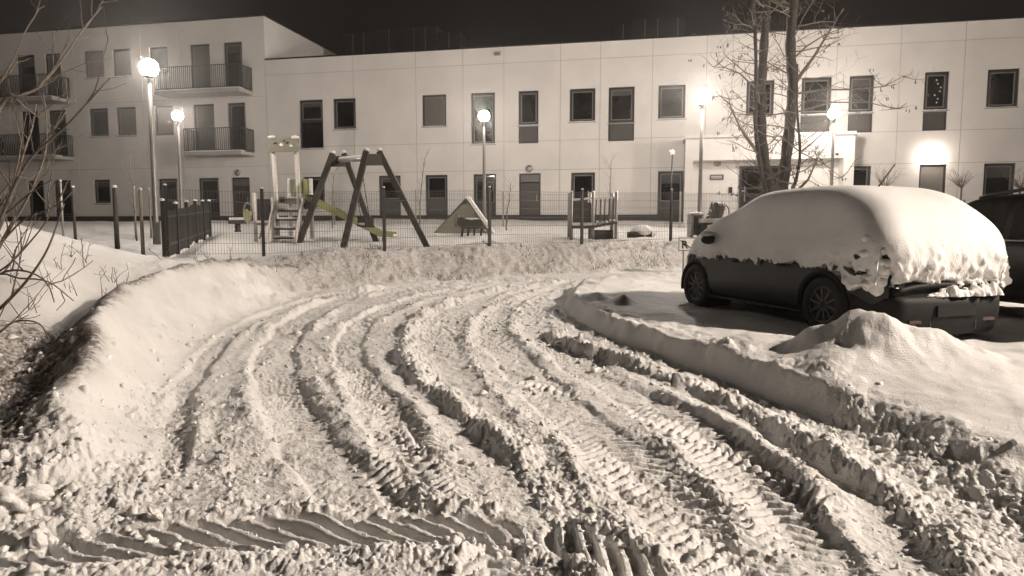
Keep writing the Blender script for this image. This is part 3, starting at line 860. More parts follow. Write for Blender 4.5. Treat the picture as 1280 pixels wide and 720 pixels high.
for zz in (3.55, 3.48): MB().bx(fs(887.5, 222), fs(901, 222), -.594, -.591, zz - .012, zz + .012).build('plaque_line', M['white'], pl)
MB().bx(fs(909, 238), fs(913.5, 238), -.60, -.552, 2.85, 3.10).build('intercom', M['metal_dark'], pch)
# round wall lights, unlit
for px, py in ((298, 216), (662, 211), (895, 205)):
    s, z = fac(px, py)
    y = 0.0 if px < 880 else -.55
    m = MB(); m.lathe([(.05, -.1), (.13, -.08), (.16, 0), (.13, .08), (.05, .1)], (0, 0, 0), 12)
    m.v = [(v[0] + s, v[2] * .6 + y - .07, v[1] + z) for v in m.v]
    m.build('wall_light', M['metal_grey'], bld, True)
# small floodlight under the roof line
s, z = fac(622, 68)
MB().bx(s - .13, s + .13, -.16, -.002, z - .05, z + .07).build('floodlight', M['metal_grey'], bld)
# rainwater pipe beside the porch
sp = fs(1150, 200)
for px in (1100, 830):
    pass
# rooftop plant
def plant(px0, px1, py0, py1, dep, label):
    def P(px, py):
        d = ray(px, py); o = BA - BN * dep
        t = (o - EYE).xy.dot(BN.xy) / d.xy.dot(BN.xy); p = EYE + d * t
        return (p - BA).dot(BE), p.z
    s0, zt = P(px0, py0); s1, zb = P(px1, py1)
    return s0, s1, max(zb, ROOF - .25), zt
def rooftop(name, label, boxes, dep):
    r0 = plant(*boxes[0], dep, '')
    base = BA + BE * r0[0] - BN * dep
    t = thing(name, label, 'roof unit', (base.x, base.y, ROOF - .248), BRZ)
    for i, b in enumerate(boxes):
        s0, s1, zb, zt = plant(*b, dep, '')
        y = (i % 2) * .04
        h = zt - (ROOF - .248)
        m = MB().bx(s0 - r0[0], s1 - r0[0], y, 1.1 + y, 0, h); m.build('casing', M['duct'], t)
        m2 = MB()
        n = max(2, int((s1 - s0) / .55))
        for k in range(1, n): 
            xx = s0 - r0[0] + (s1 - s0) * k / n
            m2.bx(xx - .02, xx + .02, y - .02, y - .001, h * .45, h - .05)
        if m2.f: m2.build('seam', M['metal_grey'], t)
    return t
rooftop('ventilation_unit', 'long low ventilation unit of joined grey boxes on the dark roof', [(428, 468, 42, 62), (468.5, 503, 37, 62), (503.5, 546, 35, 62), (546.5, 575, 40, 62)], 6.0)
rooftop('ventilation_duct', 'grey ventilation duct on the roof left of the tree', [(768, 790, 30, 50), (790.5, 838, 24, 50), (838.5, 856, 21, 50)], 6.0)
s, z = plant(868, 880, 24, 44, 4.0, '')[0], 0
p = BA + BE * s - BN * 4.0
vt = thing('vent_cowl', 'small round vent cowl on the roof beside the tree', 'vent', (p.x, p.y, ROOF - .248), BRZ)
MB().lathe([(.13, 0), (.13, 1.0)], (0, 0, 0), 10).build('pipe', M['duct'], vt, True)
MB().lathe([(.2, 1.0), (.22, 1.05), (.2, 1.3), (.1, 1.38)], (0, 0, 0), 10).build('cowl', M['duct'], vt, True)
# lit wall lamp over the ground floor window at right
s, z = fac(1164, 197)
p = BA + BE * s + BN * 0.0
wl = thing('wall_lamp', 'lit wall lamp glowing above the ground floor window at right', 'lamp', (p.x, p.y, z), BRZ)
MB().bx(-.07, .07, -.05, -.001, -.09, .09).build('bracket', M['metal_grey'], wl)
m = MB(); m.lathe([(.05, -.13), (.11, -.08), (.12, 0), (.1, .08), (.05, .11)], (0, -.17, 0), 12); m.build('glass', M['lamp_glow_wall'], wl, True)
# ------------------------------------------------------------------ street lamps
def street_lamp(px, py_top, Y, label, rg=0.23):
    rg *= 0.66
    top = at_y(px, py_top, Y)
    g = gz(top.x, top.y) - .03
    H = top.z - g
    t = thing('street_lamp', label, 'street lamp', (top.x, top.y, g), 0, 'lit park lamps around the playground')
    MB().lathe([(.085, 0), (.085, .55), (.06, .62), (.055, H * .6), (.04, H - rg * .95)], (0, 0, 0), 12).build('pole', M['pole'], t, True)
    MB().lathe([(.05, H - rg * 1.15), (.11, H - rg * 1.05), (.12, H - rg * .9), (.07, H - rg * .82)], (0, 0, 0), 14).build('collar', M['metal_dark'], t, True)
    prof = [(rg * math.cos(a), H + rg * math.sin(a)) for a in [math.radians(d) for d in range(-68, 90, 12)]] + [(0.01, H + rg)]
    MB().lathe(prof, (0, 0, 0), 18).build('globe', M['lamp_glow'], t, True)
    return t
street_lamp(186, 85, 16.0, 'tallest lit lamp, in front of the wing at far left, with a big glare', .30)
street_lamp(222, 145, 24.0, 'lit lamp just right of the tallest one, behind the dark slatted fence', .26)
street_lamp(605, 145, 23.5, 'lit lamp in the middle of the playground, beside the climbing tent', .27)
street_lamp(878, 121, 20.0, 'lit lamp in front of the entrance porch, left of the tree', .36)
street_lamp(1043, 142, 24.5, 'lit lamp right of the tree, in front of the porch corner', .31)

# tall mast beyond the parking spaces, outside the frame: it throws the long shadows to the left
mx_, my_ = 23.0, 2.6
mg = gz(mx_, my_) - .05
mast = thing('street_mast', 'tall street light mast beyond the parking spaces, outside the picture on the right', 'street lamp', (mx_, my_, mg))
MB().lathe([(.11, 0), (.10, 1.2), (.07, 11.9)], (0, 0, 0), 12).build('pole', M['pole'], mast, True)
MB().tube([(0, 0, 11.8), (-.4, .06, 12.15), (-1.1, .16, 12.25)], .045, 8).build('arm', M['pole'], mast, True)
MB().box((-1.35, .2, 12.30), (.75, .68, .10), -.15).build('lamp_head', M['metal_dark'], mast)
hp_ = [(.28 * math.cos(a), 12.245 + .28 * math.sin(a)) for a in [math.radians(q) for q in range(-80, 1, 16)]]
MB().lathe(hp_, (-1.35, .2, 0), 18).build('lens', M['mast_glow'], mast, True)
sh = MB(); sh.bx(-1.72, -.62, .58, .60, 11.75, 12.30); sh.bx(-.62, -.60, -.2, .60, 11.75, 12.30); sh.build('added_light_shield', M['metal_dark'], mast)  # unseen plates added to keep the mast's light off the building

# ------------------------------------------------------------------ fences
F0 = Vector((-4.8, 13.2, 0)); F1 = Vector((4.08, 17.6, 0)); FD = (F1 - F0)
def fence_pt(t):
    p = F0 + FD * t; return Vector((p.x, p.y, 0))
def wire_panel(p, q, zp, zq, h, sp=0.05, r=0.0021, hsp=0.2):
    """welded mesh panel between two posts, sp wire spacing"""
    mb = MB()
    d = (q - p); L = d.length; n = max(2, int(L / sp))
    for i in range(1, n):
        t = i / n; a = p + d * t; z = zp + (zq - zp) * t
        mb.bar((a.x, a.y, z + .04), (a.x, a.y, z + h), r * 2, r * 2)
    k = int(h / hsp)
    for j in range(k + 1):
        zz = .05 + (h - .07) * j / k
        mb.bar((p.x, p.y, zp + zz), (q.x, q.y, zq + zz), r * 2.6, r * 2.6)
    return mb
def fence(name, label, pts, h, post_w=.06, sp=.05, r=.0021, post_h=None, mat='metal_dark', snowcap=True):
    base = pts[0]; g0 = gz(base.x, base.y)
    zs = [gz(p.x, p.y) for p in pts]
    t = thing(name, label, 'fence', (base.x, base.y, g0 - .03))
    off = Vector((base.x, base.y, g0 - .03))
    ph = post_h or h + .06
    for p, z in zip(pts, zs):
        m = MB().box((p.x - off.x, p.y - off.y, z - off.z - .03 + ph / 2), (post_w, post_w * .7, ph + .06), math.atan2((pts[-1] - pts[0]).y, (pts[-1] - pts[0]).x))
        o = m.build('post', M[mat], t)
        if snowcap:
            MB().blob((p.x - off.x, p.y - off.y, z - off.z + ph + .008), post_w * .6, 1, .15, (1, 1, .6)).build('snow_cap', M['snow'], o, True)
    for i in range(len(pts) - 1):
        m = wire_panel(pts[i], pts[i + 1], zs[i], zs[i + 1], h, sp, r)
        m.v = [(v[0] - off.x, v[1] - off.y, v[2] - off.z) for v in m.v]
        m.build('mesh_panel', M['wire'], t)
    return t
fence('wire_fence', 'dark welded wire fence along the road side of the playground', [fence_pt(-.167), fence_pt(0), fence_pt(.241), fence_pt(.484), fence_pt(.729), fence_pt(1.0), fence_pt(1.245), fence_pt(1.49), fence_pt(1.735)], 1.24)
# rear fence close to the building
rp = []
for px in (330, 418, 520, 629, 735, 850, 960):
    d = ray(px, 280); Y = 26.2 - 0.004 * (px - 520)
    rp.append(Vector((d.x / d.y * Y, Y, 0)))
fence('wire_fence', 'wire fence with slim grey posts between the playground and the building', rp, 1.2, .055, .06, .0021, 1.3, 'metal_grey', False)
# dark slatted return fence at left corner
a = fence_pt(-.172); b = Vector(at_y(262, 275, 19.5)); b.z = 0
def slat_fence(p, q, n):
    g0 = gz(p.x, p.y)
    t = thing('slat_fence', 'dark slatted fence running from the corner post back towards the building', 'fence', (p.x, p.y, g0 - .03))
    base_slat = None
    d = q - p; rz = math.atan2(d.y, d.x)
    zs = gz_many([((p + d * (i / n)).x, (p + d * (i / n)).y) for i in range(n + 1)])
    for i in range(n + 1):
        c = p + d * (i / n)
        if i % 16 == 0:
            m = MB().box((c.x - p.x, c.y - p.y, zs[i] - g0 + .5), (.07, .07, 1.08), rz); m.build('post', M['metal_dark'], t)
            MB().blob((c.x - p.x, c.y - p.y, zs[i] - g0 + 1.06), .05, 1, .15, (1, 1, .7)).build('snow_cap', M['snow'], t, True)
            continue
        if base_slat is None:
            base_slat = MB().box((0, 0, .49), (.045, .022, .86)).build('slat', M['metal_dark'], t, loc=(c.x - p.x, c.y - p.y, zs[i] - g0 + .03)); base_slat.rotation_euler = (0, 0, rz)
        else:
            share(base_slat, t, (c.x - p.x, c.y - p.y, zs[i] - g0 + .03), (0, 0, rz))
    for zz in (.22, .75):
        m = MB().bar((0, 0, zz), (d.x, d.y, zs[-1] - g0 + zz), .03, .04); m.build('rail', M['metal_dark'], t)
slat_fence(a, b, 80)
# free posts with snow caps on the left
for k, (px, pyb, pyt, Y, w, lab, mt) in enumerate((
        (147, 313, 234, 13.6, .075, 'thick dark post with a snow cap left of the tallest lamp', 'wood_dark'),
        (179, 317, 237, 13.0, .055, 'slim brown post with a snow cap next to the tallest lamp', 'wood'),
        (94, 293, 234, 18.0, .06, 'dark snow-capped post farther back by the left bank', 'wood_dark'),
        (79, 290, 226, 17.5, .045, 'thin grey pole sticking up behind the left bank', 'metal_grey'),
        (170, 292, 234, 19.5, .05, 'thin brown stake between the two nearer posts', 'wood'),
        (189, 292, 236, 19.8, .045, 'thin stake directly behind the tallest lamp', 'wood'))):
    p = at_y(px, pyb, Y); g = gz(p.x, p.y)
    H = at_y(px, pyt, Y).z - g
    t = thing('wooden_post' if mt != 'metal_grey' else 'pole', lab, 'post', (p.x, p.y, g - .04), RND.uniform(0, 1))
    MB().lathe([(w * .62, 0), (w * .6, H * .5), (w * .55, H + .03)], (0, 0, 0), 8).build('shaft', M[mt], t, True)
    MB().blob((0, 0, H + .05), w * .75, 1, .2, (1, 1, .75), seed=k).build('snow_cap', M['snow'], t, True)

# ------------------------------------------------------------------ swing
def leg_base(px, py, Y):
    p = at_y(px, py, Y); return Vector((p.x, p.y, gz(p.x, p.y) - .05))
fl, fr_ = leg_base(428, 318, 15.9), leg_base(535, 313, 16.3)
bl_, br_ = leg_base(373, 308, 17.4), leg_base(471, 305, 17.8)
ft_l, ft_r = at_y(458, 189, 16.0), at_y(474, 189, 16.15)
bt_l, bt_r = at_y(416, 192, 17.5), at_y(430, 192, 17.65)
org = (fl + fr_ + bl_ + br_) / 4
sw = thing('swing_frame', 'dark timber A-frame swing with two leg pairs and snow on top', 'swing', (org.x, org.y, org.z))
def L(v): return Vector(v) - org
for a_, b_ in ((fl, ft_l), (fr_, ft_r), (bl_, bt_l), (br_, bt_r)):
    m = MB(); m.bar(L(a_), L(b_), .13, .13, (0, 1, 0)); o = m.build('leg', M['wood_dark'], sw)
    MB().blob(L(b_) + Vector((0, 0, .04)), .065, 1, .2, (1, 1, .8)).build('snow_cap', M['snow'], o, True)
for a_, b_, c_, d_ in ((ft_l, ft_r, fl, fr_), (bt_l, bt_r, bl_, br_)):
    pa = a_.lerp(c_, .085); pb = b_.lerp(d_, .085)
    MB().bar(L(pa), L(pb), .10, .26).build('cross_plate', M['wood_dark'], sw)
cf = ft_l.lerp(ft_r, .5) - Vector((0, 0, .17)); cb = bt_l.lerp(bt_r, .5) - Vector((0, 0, .17))
bm_ = MB(); bm_.tube([L(cb), L(cf)], .055, 10); beam = bm_.build('beam', M['metal_grey'], sw, True)
sn = MB(); sn.tube([L(cb) + Vector((0, 0, .045)), L(cb.lerp(cf, .5)) + Vector((0, 0, .06)), L(cf) + Vector((0, 0, .045))], [.04, .05, .04], 8); sn.build('beam_snow', M['snow'], beam, True)
bd = (cf - cb).normalized()
seat_c = cb.lerp(cf, .5) + Vector((.25, -.1, 0)); seat_c.z = org.z + .52
for s in (-1, 1):
    top = cb.lerp(cf, .5) + bd * .30 * s - Vector((0, 0, .05)); bot = seat_c + bd * .22 * s + Vector((0, 0, .14))
    n = 22
    ch = MB(); ch.tube([L(top.lerp(bot, i / n)) for i in range(n + 1)], [.009 + .005 * (i % 2) for i in range(n + 1)], 5); ch.build('chain', M['metal_dark'], sw)
m = MB()
side = bd.cross(Vector((0, 0, 1))).normalized()
mm = Matrix((bd, side, Vector((0, 0, 1)))).transposed()
m.box(L(seat_c), (.46, .24, .045), m=mm)
seat = m.build('seat', M['rubber'], sw)
for s in (-1, 1): MB().box(L(seat_c + bd * .2 * s + Vector((0, 0, .11))), (.03, .22, .2), m=mm).build('seat_side', M['rubber'], seat)
MB().box(L(seat_c + Vector((0, 0, .045))), (.36, .2, .05), m=mm).build('seat_snow', M['snow'], seat)

# ------------------------------------------------------------------ play tower with slide
TY = 17.6
pA, pB = at_y(348, 300, TY), at_y(376, 297, TY)
g = gz(pA.x, pA.y) - .05
tw = thing('play_tower', 'play tower with a bone-shaped sign on two posts, steps and a green slide', 'playground', (pA.x, pA.y, g))
W = pB.x - pA.x
ztop = at_y(360, 186, TY).z - g
MB().tube([(0, 0, 0), (-.06, 0, ztop)], .055, 10).build('post', M['post_light'], tw, True)
MB().tube([(W, 0, 0), (W - .05, 0, ztop)], .055, 10).build('post', M['post_light'], tw, True)
D = 1.0
for x in (0, W): MB().tube([(x, D, 0), (x, D, 1.75)], .055, 10).build('post', M['post_light'], tw, True)
# bone sign
bone = []
bw, bh = (at_y(377, 180, TY) - at_y(338, 180, TY)).x, (at_y(350, 173, TY) - at_y(350, 190, TY)).z
for cx, cy, a0, a1 in ((bw / 2 - .09, bh / 2 - .07, -70, 100), (-bw / 2 + .09, bh / 2 - .07, 80, 250), (-bw / 2 + .09, -bh / 2 + .07, 110, 280), (bw / 2 - .09, -bh / 2 + .07, -100, 70)):
    for i in range(7):
        a = math.radians(a0 + (a1 - a0) * i / 6); bone.append((cx + .10 * math.cos(a), cy + .085 * math.sin(a)))
zc = at_y(357, 181, TY).z - g
sgn = MB().prism(bone, (W / 2 - .06, -.08, zc), (1, 0, 0), (0, 0, 1), .05).build('bone_sign', M['panel_grey'], tw)
for sx in (-1, 1): MB().blob((W / 2 - .06 + sx * (bw / 2 - .1), -.08, zc + bh / 2 - .0), .085, 2, .15, (1.2, .8, .7), seed=sx + 3).build('sign_snow', M['snow'], sgn, True)
for i, (dx, dz, r) in enumerate(((-.2, .03, .04), (-.05, -.02, .05), (.1, .04, .035), (.2, -.04, .04), (.02, .09, .03))):
    MB().blob((W / 2 - .06 + dx, -.108, zc + dz), r, 1, .3, (1.4, .3, .8), seed=i).build('sign_mark', M['white'] if i % 2 else M['black'], sgn, True)
zd = at_y(360, 249, TY).z - g     # deck height
MB().bx(-.03, W + .03, .08, D - .06, zd - .09, zd).build('deck', M['wood'], tw)
MB().bx(0, W, .10, D - .1, zd, zd + .07).build('deck_snow', M['snow'], tw, True)
for i in range(4):
    z = zd - .09 - (i + 1) * (zd - .1) / 4.6
    y = -.05 - .16 * (i)
    MB().bx(.03, W - .03, y, y + .16, z, z + .045).build('step', M['wood_dark'], tw)
    MB().bx(.05, W - .05, y + .02, y + .15, z + .045, z + .09).build('step_snow', M['snow'], tw)
for x in (-.07, W + .07): MB().bar((x, .05, zd), (x, -.72, .05), .05, .12).build('stringer', M['post_light'], tw)
zg = at_y(360, 221, TY).z - g
MB().bx(.06, W * .44, D - .05, D - .02, zd, zg).build('panel', M['panel_grey'], tw)
MB().bx(W * .46, W - .07, D - .05, D - .02, zd, zg + .01).build('panel', M['green'], tw)
MB().prism([(0, 0), (.24, 0), (.24, .32), (.05, .32)], (.12, D - .07, zg - .34), (1, 0, 0), (0, 0, 1), .03).build('panel', M['green'], tw)
MB().bar((-.07, .02, zd + .05), (-.42, -.2, .15), .05, .05).build('handrail', M['post_light'], tw)
# slide chute going down to the right
s0 = Vector((W + .05, .4, zd + .02)); s1 = at_y(472, 299, TY - .3) - Vector((pA.x, pA.y, g)); s1 = Vector((s1.x, .25, .22)); s2 = s1 + Vector((.35, -.04, -.02))
prof = []
mb = MB()
path = [s0, s0.lerp(s1, .35), s0.lerp(s1, .7), s1, s2]
for i in range(len(path) - 1):
    mb.bar(path[i], path[i + 1], .45, .03)
sl = mb.build('slide', M['metal_grey'], tw)
for y in (-.24, .24):
    mb = MB()
    for i in range(len(path) - 1):
        mb.bar(path[i] + Vector((0, y, .07)), path[i + 1] + Vector((0, y, .05)), .03, .13)
    mb.build('slide_side', M['green'], sl)
mb = MB()
for i in range(len(path) - 1): mb.bar(path[i] + Vector((0, 0, .04)), path[i + 1] + Vector((0, 0, .04)), .36, .05)
mb.build('slide_snow', M['snow'], sl)
MB().bar((s2.x - .3, .22, -.02), (s2.x - .3, .22, .22), .06, .06).build('slide_foot', M['metal_grey'], tw)
MB().bx(W + .05, W + .30, .15, .2, zd - .25, zd + .12).build('side_panel', M['wood_dark'], tw)
# low play panel at left of tower
pC = at_y(320, 303, TY - .2); gc = gz(pC.x, pC.y) - .05
lp = thing('activity_post', 'low play board with a grey loop post left of the play tower', 'playground', (pC.x, pC.y, gc))
hC = at_y(320, 241, TY - .2).z - gc
MB().tube([(0, 0, 0), (0, 0, hC)], .05, 10).build('post', M['post_light'], lp, True)
MB().tube([(.45, .05, 0), (.45, .05, hC - .12)], .05, 10).build('post', M['post_light'], lp, True)
MB().bx(.06, .39, .0, .04, .55, 1.12).build('panel', M['wood_dark'], lp)
MB().bx(.05, .40, -.1, .12, .46, .52).build('shelf', M['wood'], lp)
MB().bx(.06, .39, -.08, .1, .52, .58).build('shelf_snow', M['snow'], lp)
lo = MB(); lo.tube([(-.18 + .11 * math.cos(a), 0, .78 + .24 * math.sin(a)) for a in [i * math.pi / 8 for i in range(17)]], .022, 6); lo.tube([(-.07, 0, .78), (0, 0, .78)], .02, 6); lo.build('loop', M['metal_grey'], lp, True)
# little spring rider / stool further left with snow
pS = at_y(297, 281, 21.5); gs = gz(pS.x, pS.y)
st = thing('spring_rider', 'tiny snow-capped rider left of the play panel', 'playground', (pS.x, pS.y, gs - .03))
MB().lathe([(.12, 0), (.1, .1), (.07, .12), (.1, .2), (.07, .25), (.1, .3)], (0, 0, 0), 10).build('spring', M['metal_dark'], st, True)
MB().box((0, 0, .36), (.5, .2, .12)).build('seat', M['wood_dark'], st)
MB().box((0, 0, .46), (.46, .19, .08)).build('snow', M['snow'], st)
MB().prism([(-.1, 0), (.1, 0), (.14, .3), (.02, .42), (-.1, .3)], (.28, 0, .35), (1, 0, 0), (0, 0, 1), .05).build('head', M['green'], st)

# ------------------------------------------------------------------ climbing tent, rider, bridge, log
cY = 21.0
c0, c1, ct = at_y(540, 292, cY), at_y(612, 292, cY), at_y(583, 248, cY)
gc = gz((c0.x + c1.x) / 2, cY) - .05
tent = thing('climbing_tent', 'grey-green triangular climbing wedge with snow along its right slope', 'playground', (c0.x, cY, gc))
wd = c1.x - c0.x; hh = ct.z - gc; xt = ct.x - c0.x
dp = 1.5
MB().add([(0, 0, 0), (wd - .05, 0, 0), (xt - .02, 0, hh * .72), (xt * .75, 0, hh * .7)], [(0, 1, 2, 3)])
m = MB(); m.prism([(0, 0), (wd - .06, 0), (xt + .05, hh * .86), (xt * .90, hh * .84)], (0, .0, 0), (1, 0, 0), (0, 0, 1), .06); m.build('front_panel', M['panel_grey'], tent)
m = MB(); m.bar((wd + .05, dp / 2, -.03), (xt - .02, dp / 2, hh), dp, .06, (0, 0, 1)); sp_ = m.build('slope_panel', M['panel_grey'], tent)
m = MB(); m.bar((wd + .10, dp / 2 - .06, .05), (xt + .02, dp / 2 - .06, hh + .06), dp, .09, (0, 0, 1)); m.build('slope_snow', M['snow'], sp_)
m = MB(); m.bar((-.02, dp / 2 + .1, -.03), (xt - .04, dp / 2 + .1, hh - .02), dp - .2, .06, (0, 0, 1)); m.build('slope_panel', M['panel_grey'], tent)
rY = 19.6
r0 = at_y(587, 297, rY); gr = gz(r0.x, rY) - .02
rd = thing('rocking_horse', 'dark rocking animal rider in front of the climbing tent', 'playground', (r0.x, rY, gr))
body = [(-.36, .34), (-.33, .52), (-.22, .56), (-.12, .50), (.05, .46), (.25, .50), (.36, .44), (.38, .30), (.25, .22), (-.2, .22)]
MB().prism(body, (0, 0, 0), (1, 0, 0), (0, 0, 1), .16).build('body', M['wood_dark'], rd)
hd = MB(); hd.tube([(-.34 + .1 * math.cos(a), 0, .42 + .16 * math.sin(a)) for a in [math.radians(q) for q in range(60, 261, 25)]], .035, 6); hd.build('neck', M['metal_grey'], rd, True)
for x in (-.22, -.05, .12, .32): MB().bar((x, .0, -.02), (x + .03, 0, .26), .06, .05).build('leg', M['metal_dark'], rd)
MB().blob((.05, 0, .50), .13, 2, .2, (1.6, .6, .35)).build('snow', M['snow'], rd, True)
bY = 18.4
b0 = at_y(714, 300, bY); b1 = at_y(741, 300, bY); b2 = at_y(767, 301, bY + .5)
gb = gz(b1.x, bY) - .05
br = thing('play_bridge', 'small play bridge with grey posts, dark slats and snowy planks', 'playground', (b0.x, bY, gb))
hp = at_y(741, 240, bY).z - gb
x1, x2 = b1.x - b0.x, b2.x - b0.x
for x, y, h in ((0, 0, hp), (x1, 0, hp), (x2, .1, hp), (0, .7, hp), (x1, .75, hp), (x2, .8, hp)):
    o = MB().tube([(x, y, 0), (x, y, h)], .045, 8).build('post', M['metal_grey'], br, True)
    MB().blob((x, y, h + .01), .045, 1, .1, (1, 1, .6)).build('snow_cap', M['snow'], o, True)
zt_ = hp - .16
MB().bx(.05, x1 - .05, .02, .05, .50, zt_ - .12).build('panel', M['wood_dark'], br)
MB().bar((.0, 0, zt_ - .05), (x1, 0, zt_), .05, .05).build('rail', M['post_light'], br)
MB().bar((x1, 0, zt_ - .02), (x2, .1, zt_ + .02), .05, .05).build('rail', M['post_light'], br)
MB().bar((.0, 0, .38), (x1, 0, .38), .6, .08).build('deck', M['wood_dark'], br)
MB().bx(.02, x1 - .02, -.05, .7, .43, .50).build('deck_snow', M['snow'], br)
for i in range(5):
    x = x1 + (x2 - x1) * (i + .6) / 5.4
    MB().bar((x, .05, .45), (x + .02, .06, zt_), .035, .03).build('slat', M['wood_dark'], br)
for i in range(6):
    x = x1 + (x2 - x1) * (i + .5) / 6
    o = MB().bx(x - .06, x + .06, 0, .75, .36 + i * .02, .42 + i * .02).build('plank', M['wood_dark'], br)
    MB().blob((x, .1, .46 + i * .02), .075, 1, .25, (1, 1.5, .6), seed=i).build('plank_snow', M['snow'], o, True)
MB().bx(x1 + .05, x2 - .04, .25, .7, 0, .30).build('box', M['black'], br)
lY = 19.2
l0 = at_y(803, 297, lY); gl = gz(l0.x, lY)
lg_ = thing('balance_beam', 'low dark log seat buried under a rounded heap of snow', 'playground', (l0.x, lY, gl - .04))
MB().tube([(-.42, 0, .1), (.25, 0, .13)], .09, 10).build('log', M['wood_dark'], lg_, True)
MB().blob((.05, .15, .18), .3, 3, .12, (1.25, .8, .62), seed=4).build('snow_heap', M['snow'], lg_, True)
# star on a stick
sY = 21.5
q0, q1 = at_y(838, 252, sY), at_y(840.5, 190, sY)
gsn = gz(q0.x, sY) - .03
stx = thing('star_ornament', 'pale star ornament on a thin dark stick in front of a ground floor window', 'ornament', (q0.x, sY, gsn))
MB().tube([(0, 0, 0), (q1.x - q0.x, 0, q1.z - gsn - .1)], .02, 6).build('stick', M['metal_dark'], stx, True)
star = [((.13 if i % 2 == 0 else .055) * math.sin(i * math.pi / 5), (.13 if i % 2 == 0 else .055) * math.cos(i * math.pi / 5)) for i in range(10)]
MB().prism(star, (q1.x - q0.x, 0, q1.z - gsn), (1, 0, 0), (0, 0, 1), .04).build('star', M['metal_grey'], stx)
# bin, bench, little fir, arch board
p = at_y(869, 294, 19.3); g = gz(p.x, p.y)
bn = thing('litter_bin', 'square dark litter bin with a snow top beside the lamp near the porch', 'bin', (p.x, p.y, g - .02), .1)
MB().bx(-.17, .17, -.15, .15, .08, .62).build('body', M['wood_dark'], bn)
for x in (-.15, .15): MB().bx(x - .03, x + .03, -.17, .17, 0, .66).build('frame', M['metal_grey'], bn)
MB().blob((0, 0, .68), .2, 2, .1, (1, .9, .3)).build('snow', M['snow'], bn, True)
p = at_y(888, 290, 19.0); g = gz(p.x, p.y)
be = thing('park_bench', 'snow-covered bench seen from its end, partly behind the parked car', 'bench', (p.x, p.y, g - .02), .05)
MB().bx(-.3, .55, -.25, .2, .38, .44).build('seat', M['wood_dark'], be)
MB().bx(-.29, .54, -.24, .16, .44, .56).build('seat_snow', M['snow'], be)
for x in (-.2, .45): MB().bx(x - .03, x + .03, -.22, .22, 0, .38).build('leg', M['metal_dark'], be)
MB().bar((.18, .2, .42), (.34, .28, .95), .10, .35).build('backrest', M['wood_dark'], be)
MB().blob((.34, .28, .97), .12, 2, .2, (1.1, 1, .5)).build('backrest_snow', M['snow'], be, True)
# fir and arch board stand near the doorway
fY = 25.3
p = at_y(890, 268, fY); g = gz(p.x, p.y)
fir = thing('small_fir', 'little snow-dusted fir beside the arched board at the entrance', 'tree', (p.x, p.y, g - .02))
MB().tube([(0, 0, 0), (0, 0, .95)], [.03, .008], 6).build('trunk', M['bark'], fir)
mb = MB(); sn = MB(); rr = random.Random(3)
for i in range(150):
    h = rr.uniform(.12, .95); R = .36 * (1 - h / 1.02); a = rr.uniform(0, 6.28)
    d = Vector((math.cos(a), math.sin(a), -.25)); c = Vector((0, 0, h)) 
    e_ = c + d * R; w = Vector((-d.y, d.x, 0)) * .05
    mb.add([c + w * .3, c - w * .3, e_ - w, e_ + Vector((0, 0, -.03)), e_ + w], [(0, 1, 2, 3, 4)])
    if rr.random() < .4: sn.blob(e_ + Vector((0, 0, .02)), .035, 1, .2, (1, 1, .5), seed=i)
mb.build('crown', M['needle'], fir); sn.build('snow', M['snow'], fir, True)
p = at_y(903, 269, 25.0); g = gz(p.x, p.y)
ab = thing('arch_board', 'white notice board in an arched wire frame by the entrance', 'sign', (p.x, p.y, g - .02))
fr2 = MB(); pts = [(-.24, 0, 0), (-.24, 0, .62)] + [(-.24 * math.cos(a), 0, .62 + .24 * math.sin(a)) for a in [i * math.pi / 10 for i in range(1, 10)]] + [(.24, 0, .62), (.24, 0, 0)]
fr2.tube(pts, .022, 6); fr2.build('frame', M['metal_dark'], ab, True)
MB().bx(-.2, .2, -.015, .015, .12, .56).build('board', M['white'], ab)
o = MB()
for i in range(6):
    a = i * math.pi / 3; o.tube([(0, -.01, .67), (.13 * math.cos(a), -.01, .67 + .11 * math.sin(a))], .016, 5)
o.build('ornament', M['metal_grey'], ab)

# ------------------------------------------------------------------ no-entry board "R ZAKAZ"
p0, p1 = at_y(848, 313, 14.9), at_y(903, 313, 14.9)
zt_ = at_y(850, 297, 14.9).z; zb_ = at_y(850, 313.5, 14.9).z
g = gz((p0.x + p1.x) / 2, 14.9)
sg = thing('parking_board', 'white board lettered R ZAKAZ standing in the snow before the parked car', 'sign', (p0.x, 14.9, g - .03))
wB = p1.x - p0.x; z0_, z1_ = zb_ - g + .03, zt_ - g + .03
bo = MB().bx(0, wB, 0, .02, z0_, z1_).build('board', M['white'], sg)
for x in (.12, wB - .12): MB().bx(x - .015, x + .015, .022, .05, 0, z1_ - .02).build('leg', M['metal_grey'], sg)
fm = MB(); e = .014
fm.bx(0, wB, -.006, -.001, z1_ - e, z1_); fm.bx(0, wB, -.006, -.001, z0_, z0_ + e); fm.bx(0, e, -.006, -.001, z0_ + e, z1_ - e); fm.bx(wB - e, wB, -.006, -.001, z0_ + e, z1_ - e)
fm.build('border', M['black'], bo)
def lettering(txt, x, z, size, parent, name='lettering'):
    cu = bpy.data.curves.new('lettering', 'FONT'); cu.body = txt; cu.size = size; cu.extrude = .001; cu.offset = size * .012
    o = bpy.data.objects.new('tmp', cu); C.objects.link(o)
    dg = bpy.context.evaluated_depsgraph_get()
    me = bpy.data.meshes.new_from_object(o.evaluated_get(dg))
    bpy.data.objects.remove(o)
    r = bpy.data.objects.new(name, me); C.objects.link(r); r.parent = parent
    r.location = (x, -.004, z); r.rotation_euler = (math.pi / 2, 0, 0)
    me.materials.clear(); me.materials.append(M['black'])
    return r
hB = z1_ - z0_
lettering('R', .06, z0_ + hB * .18, hB * .85, bo)
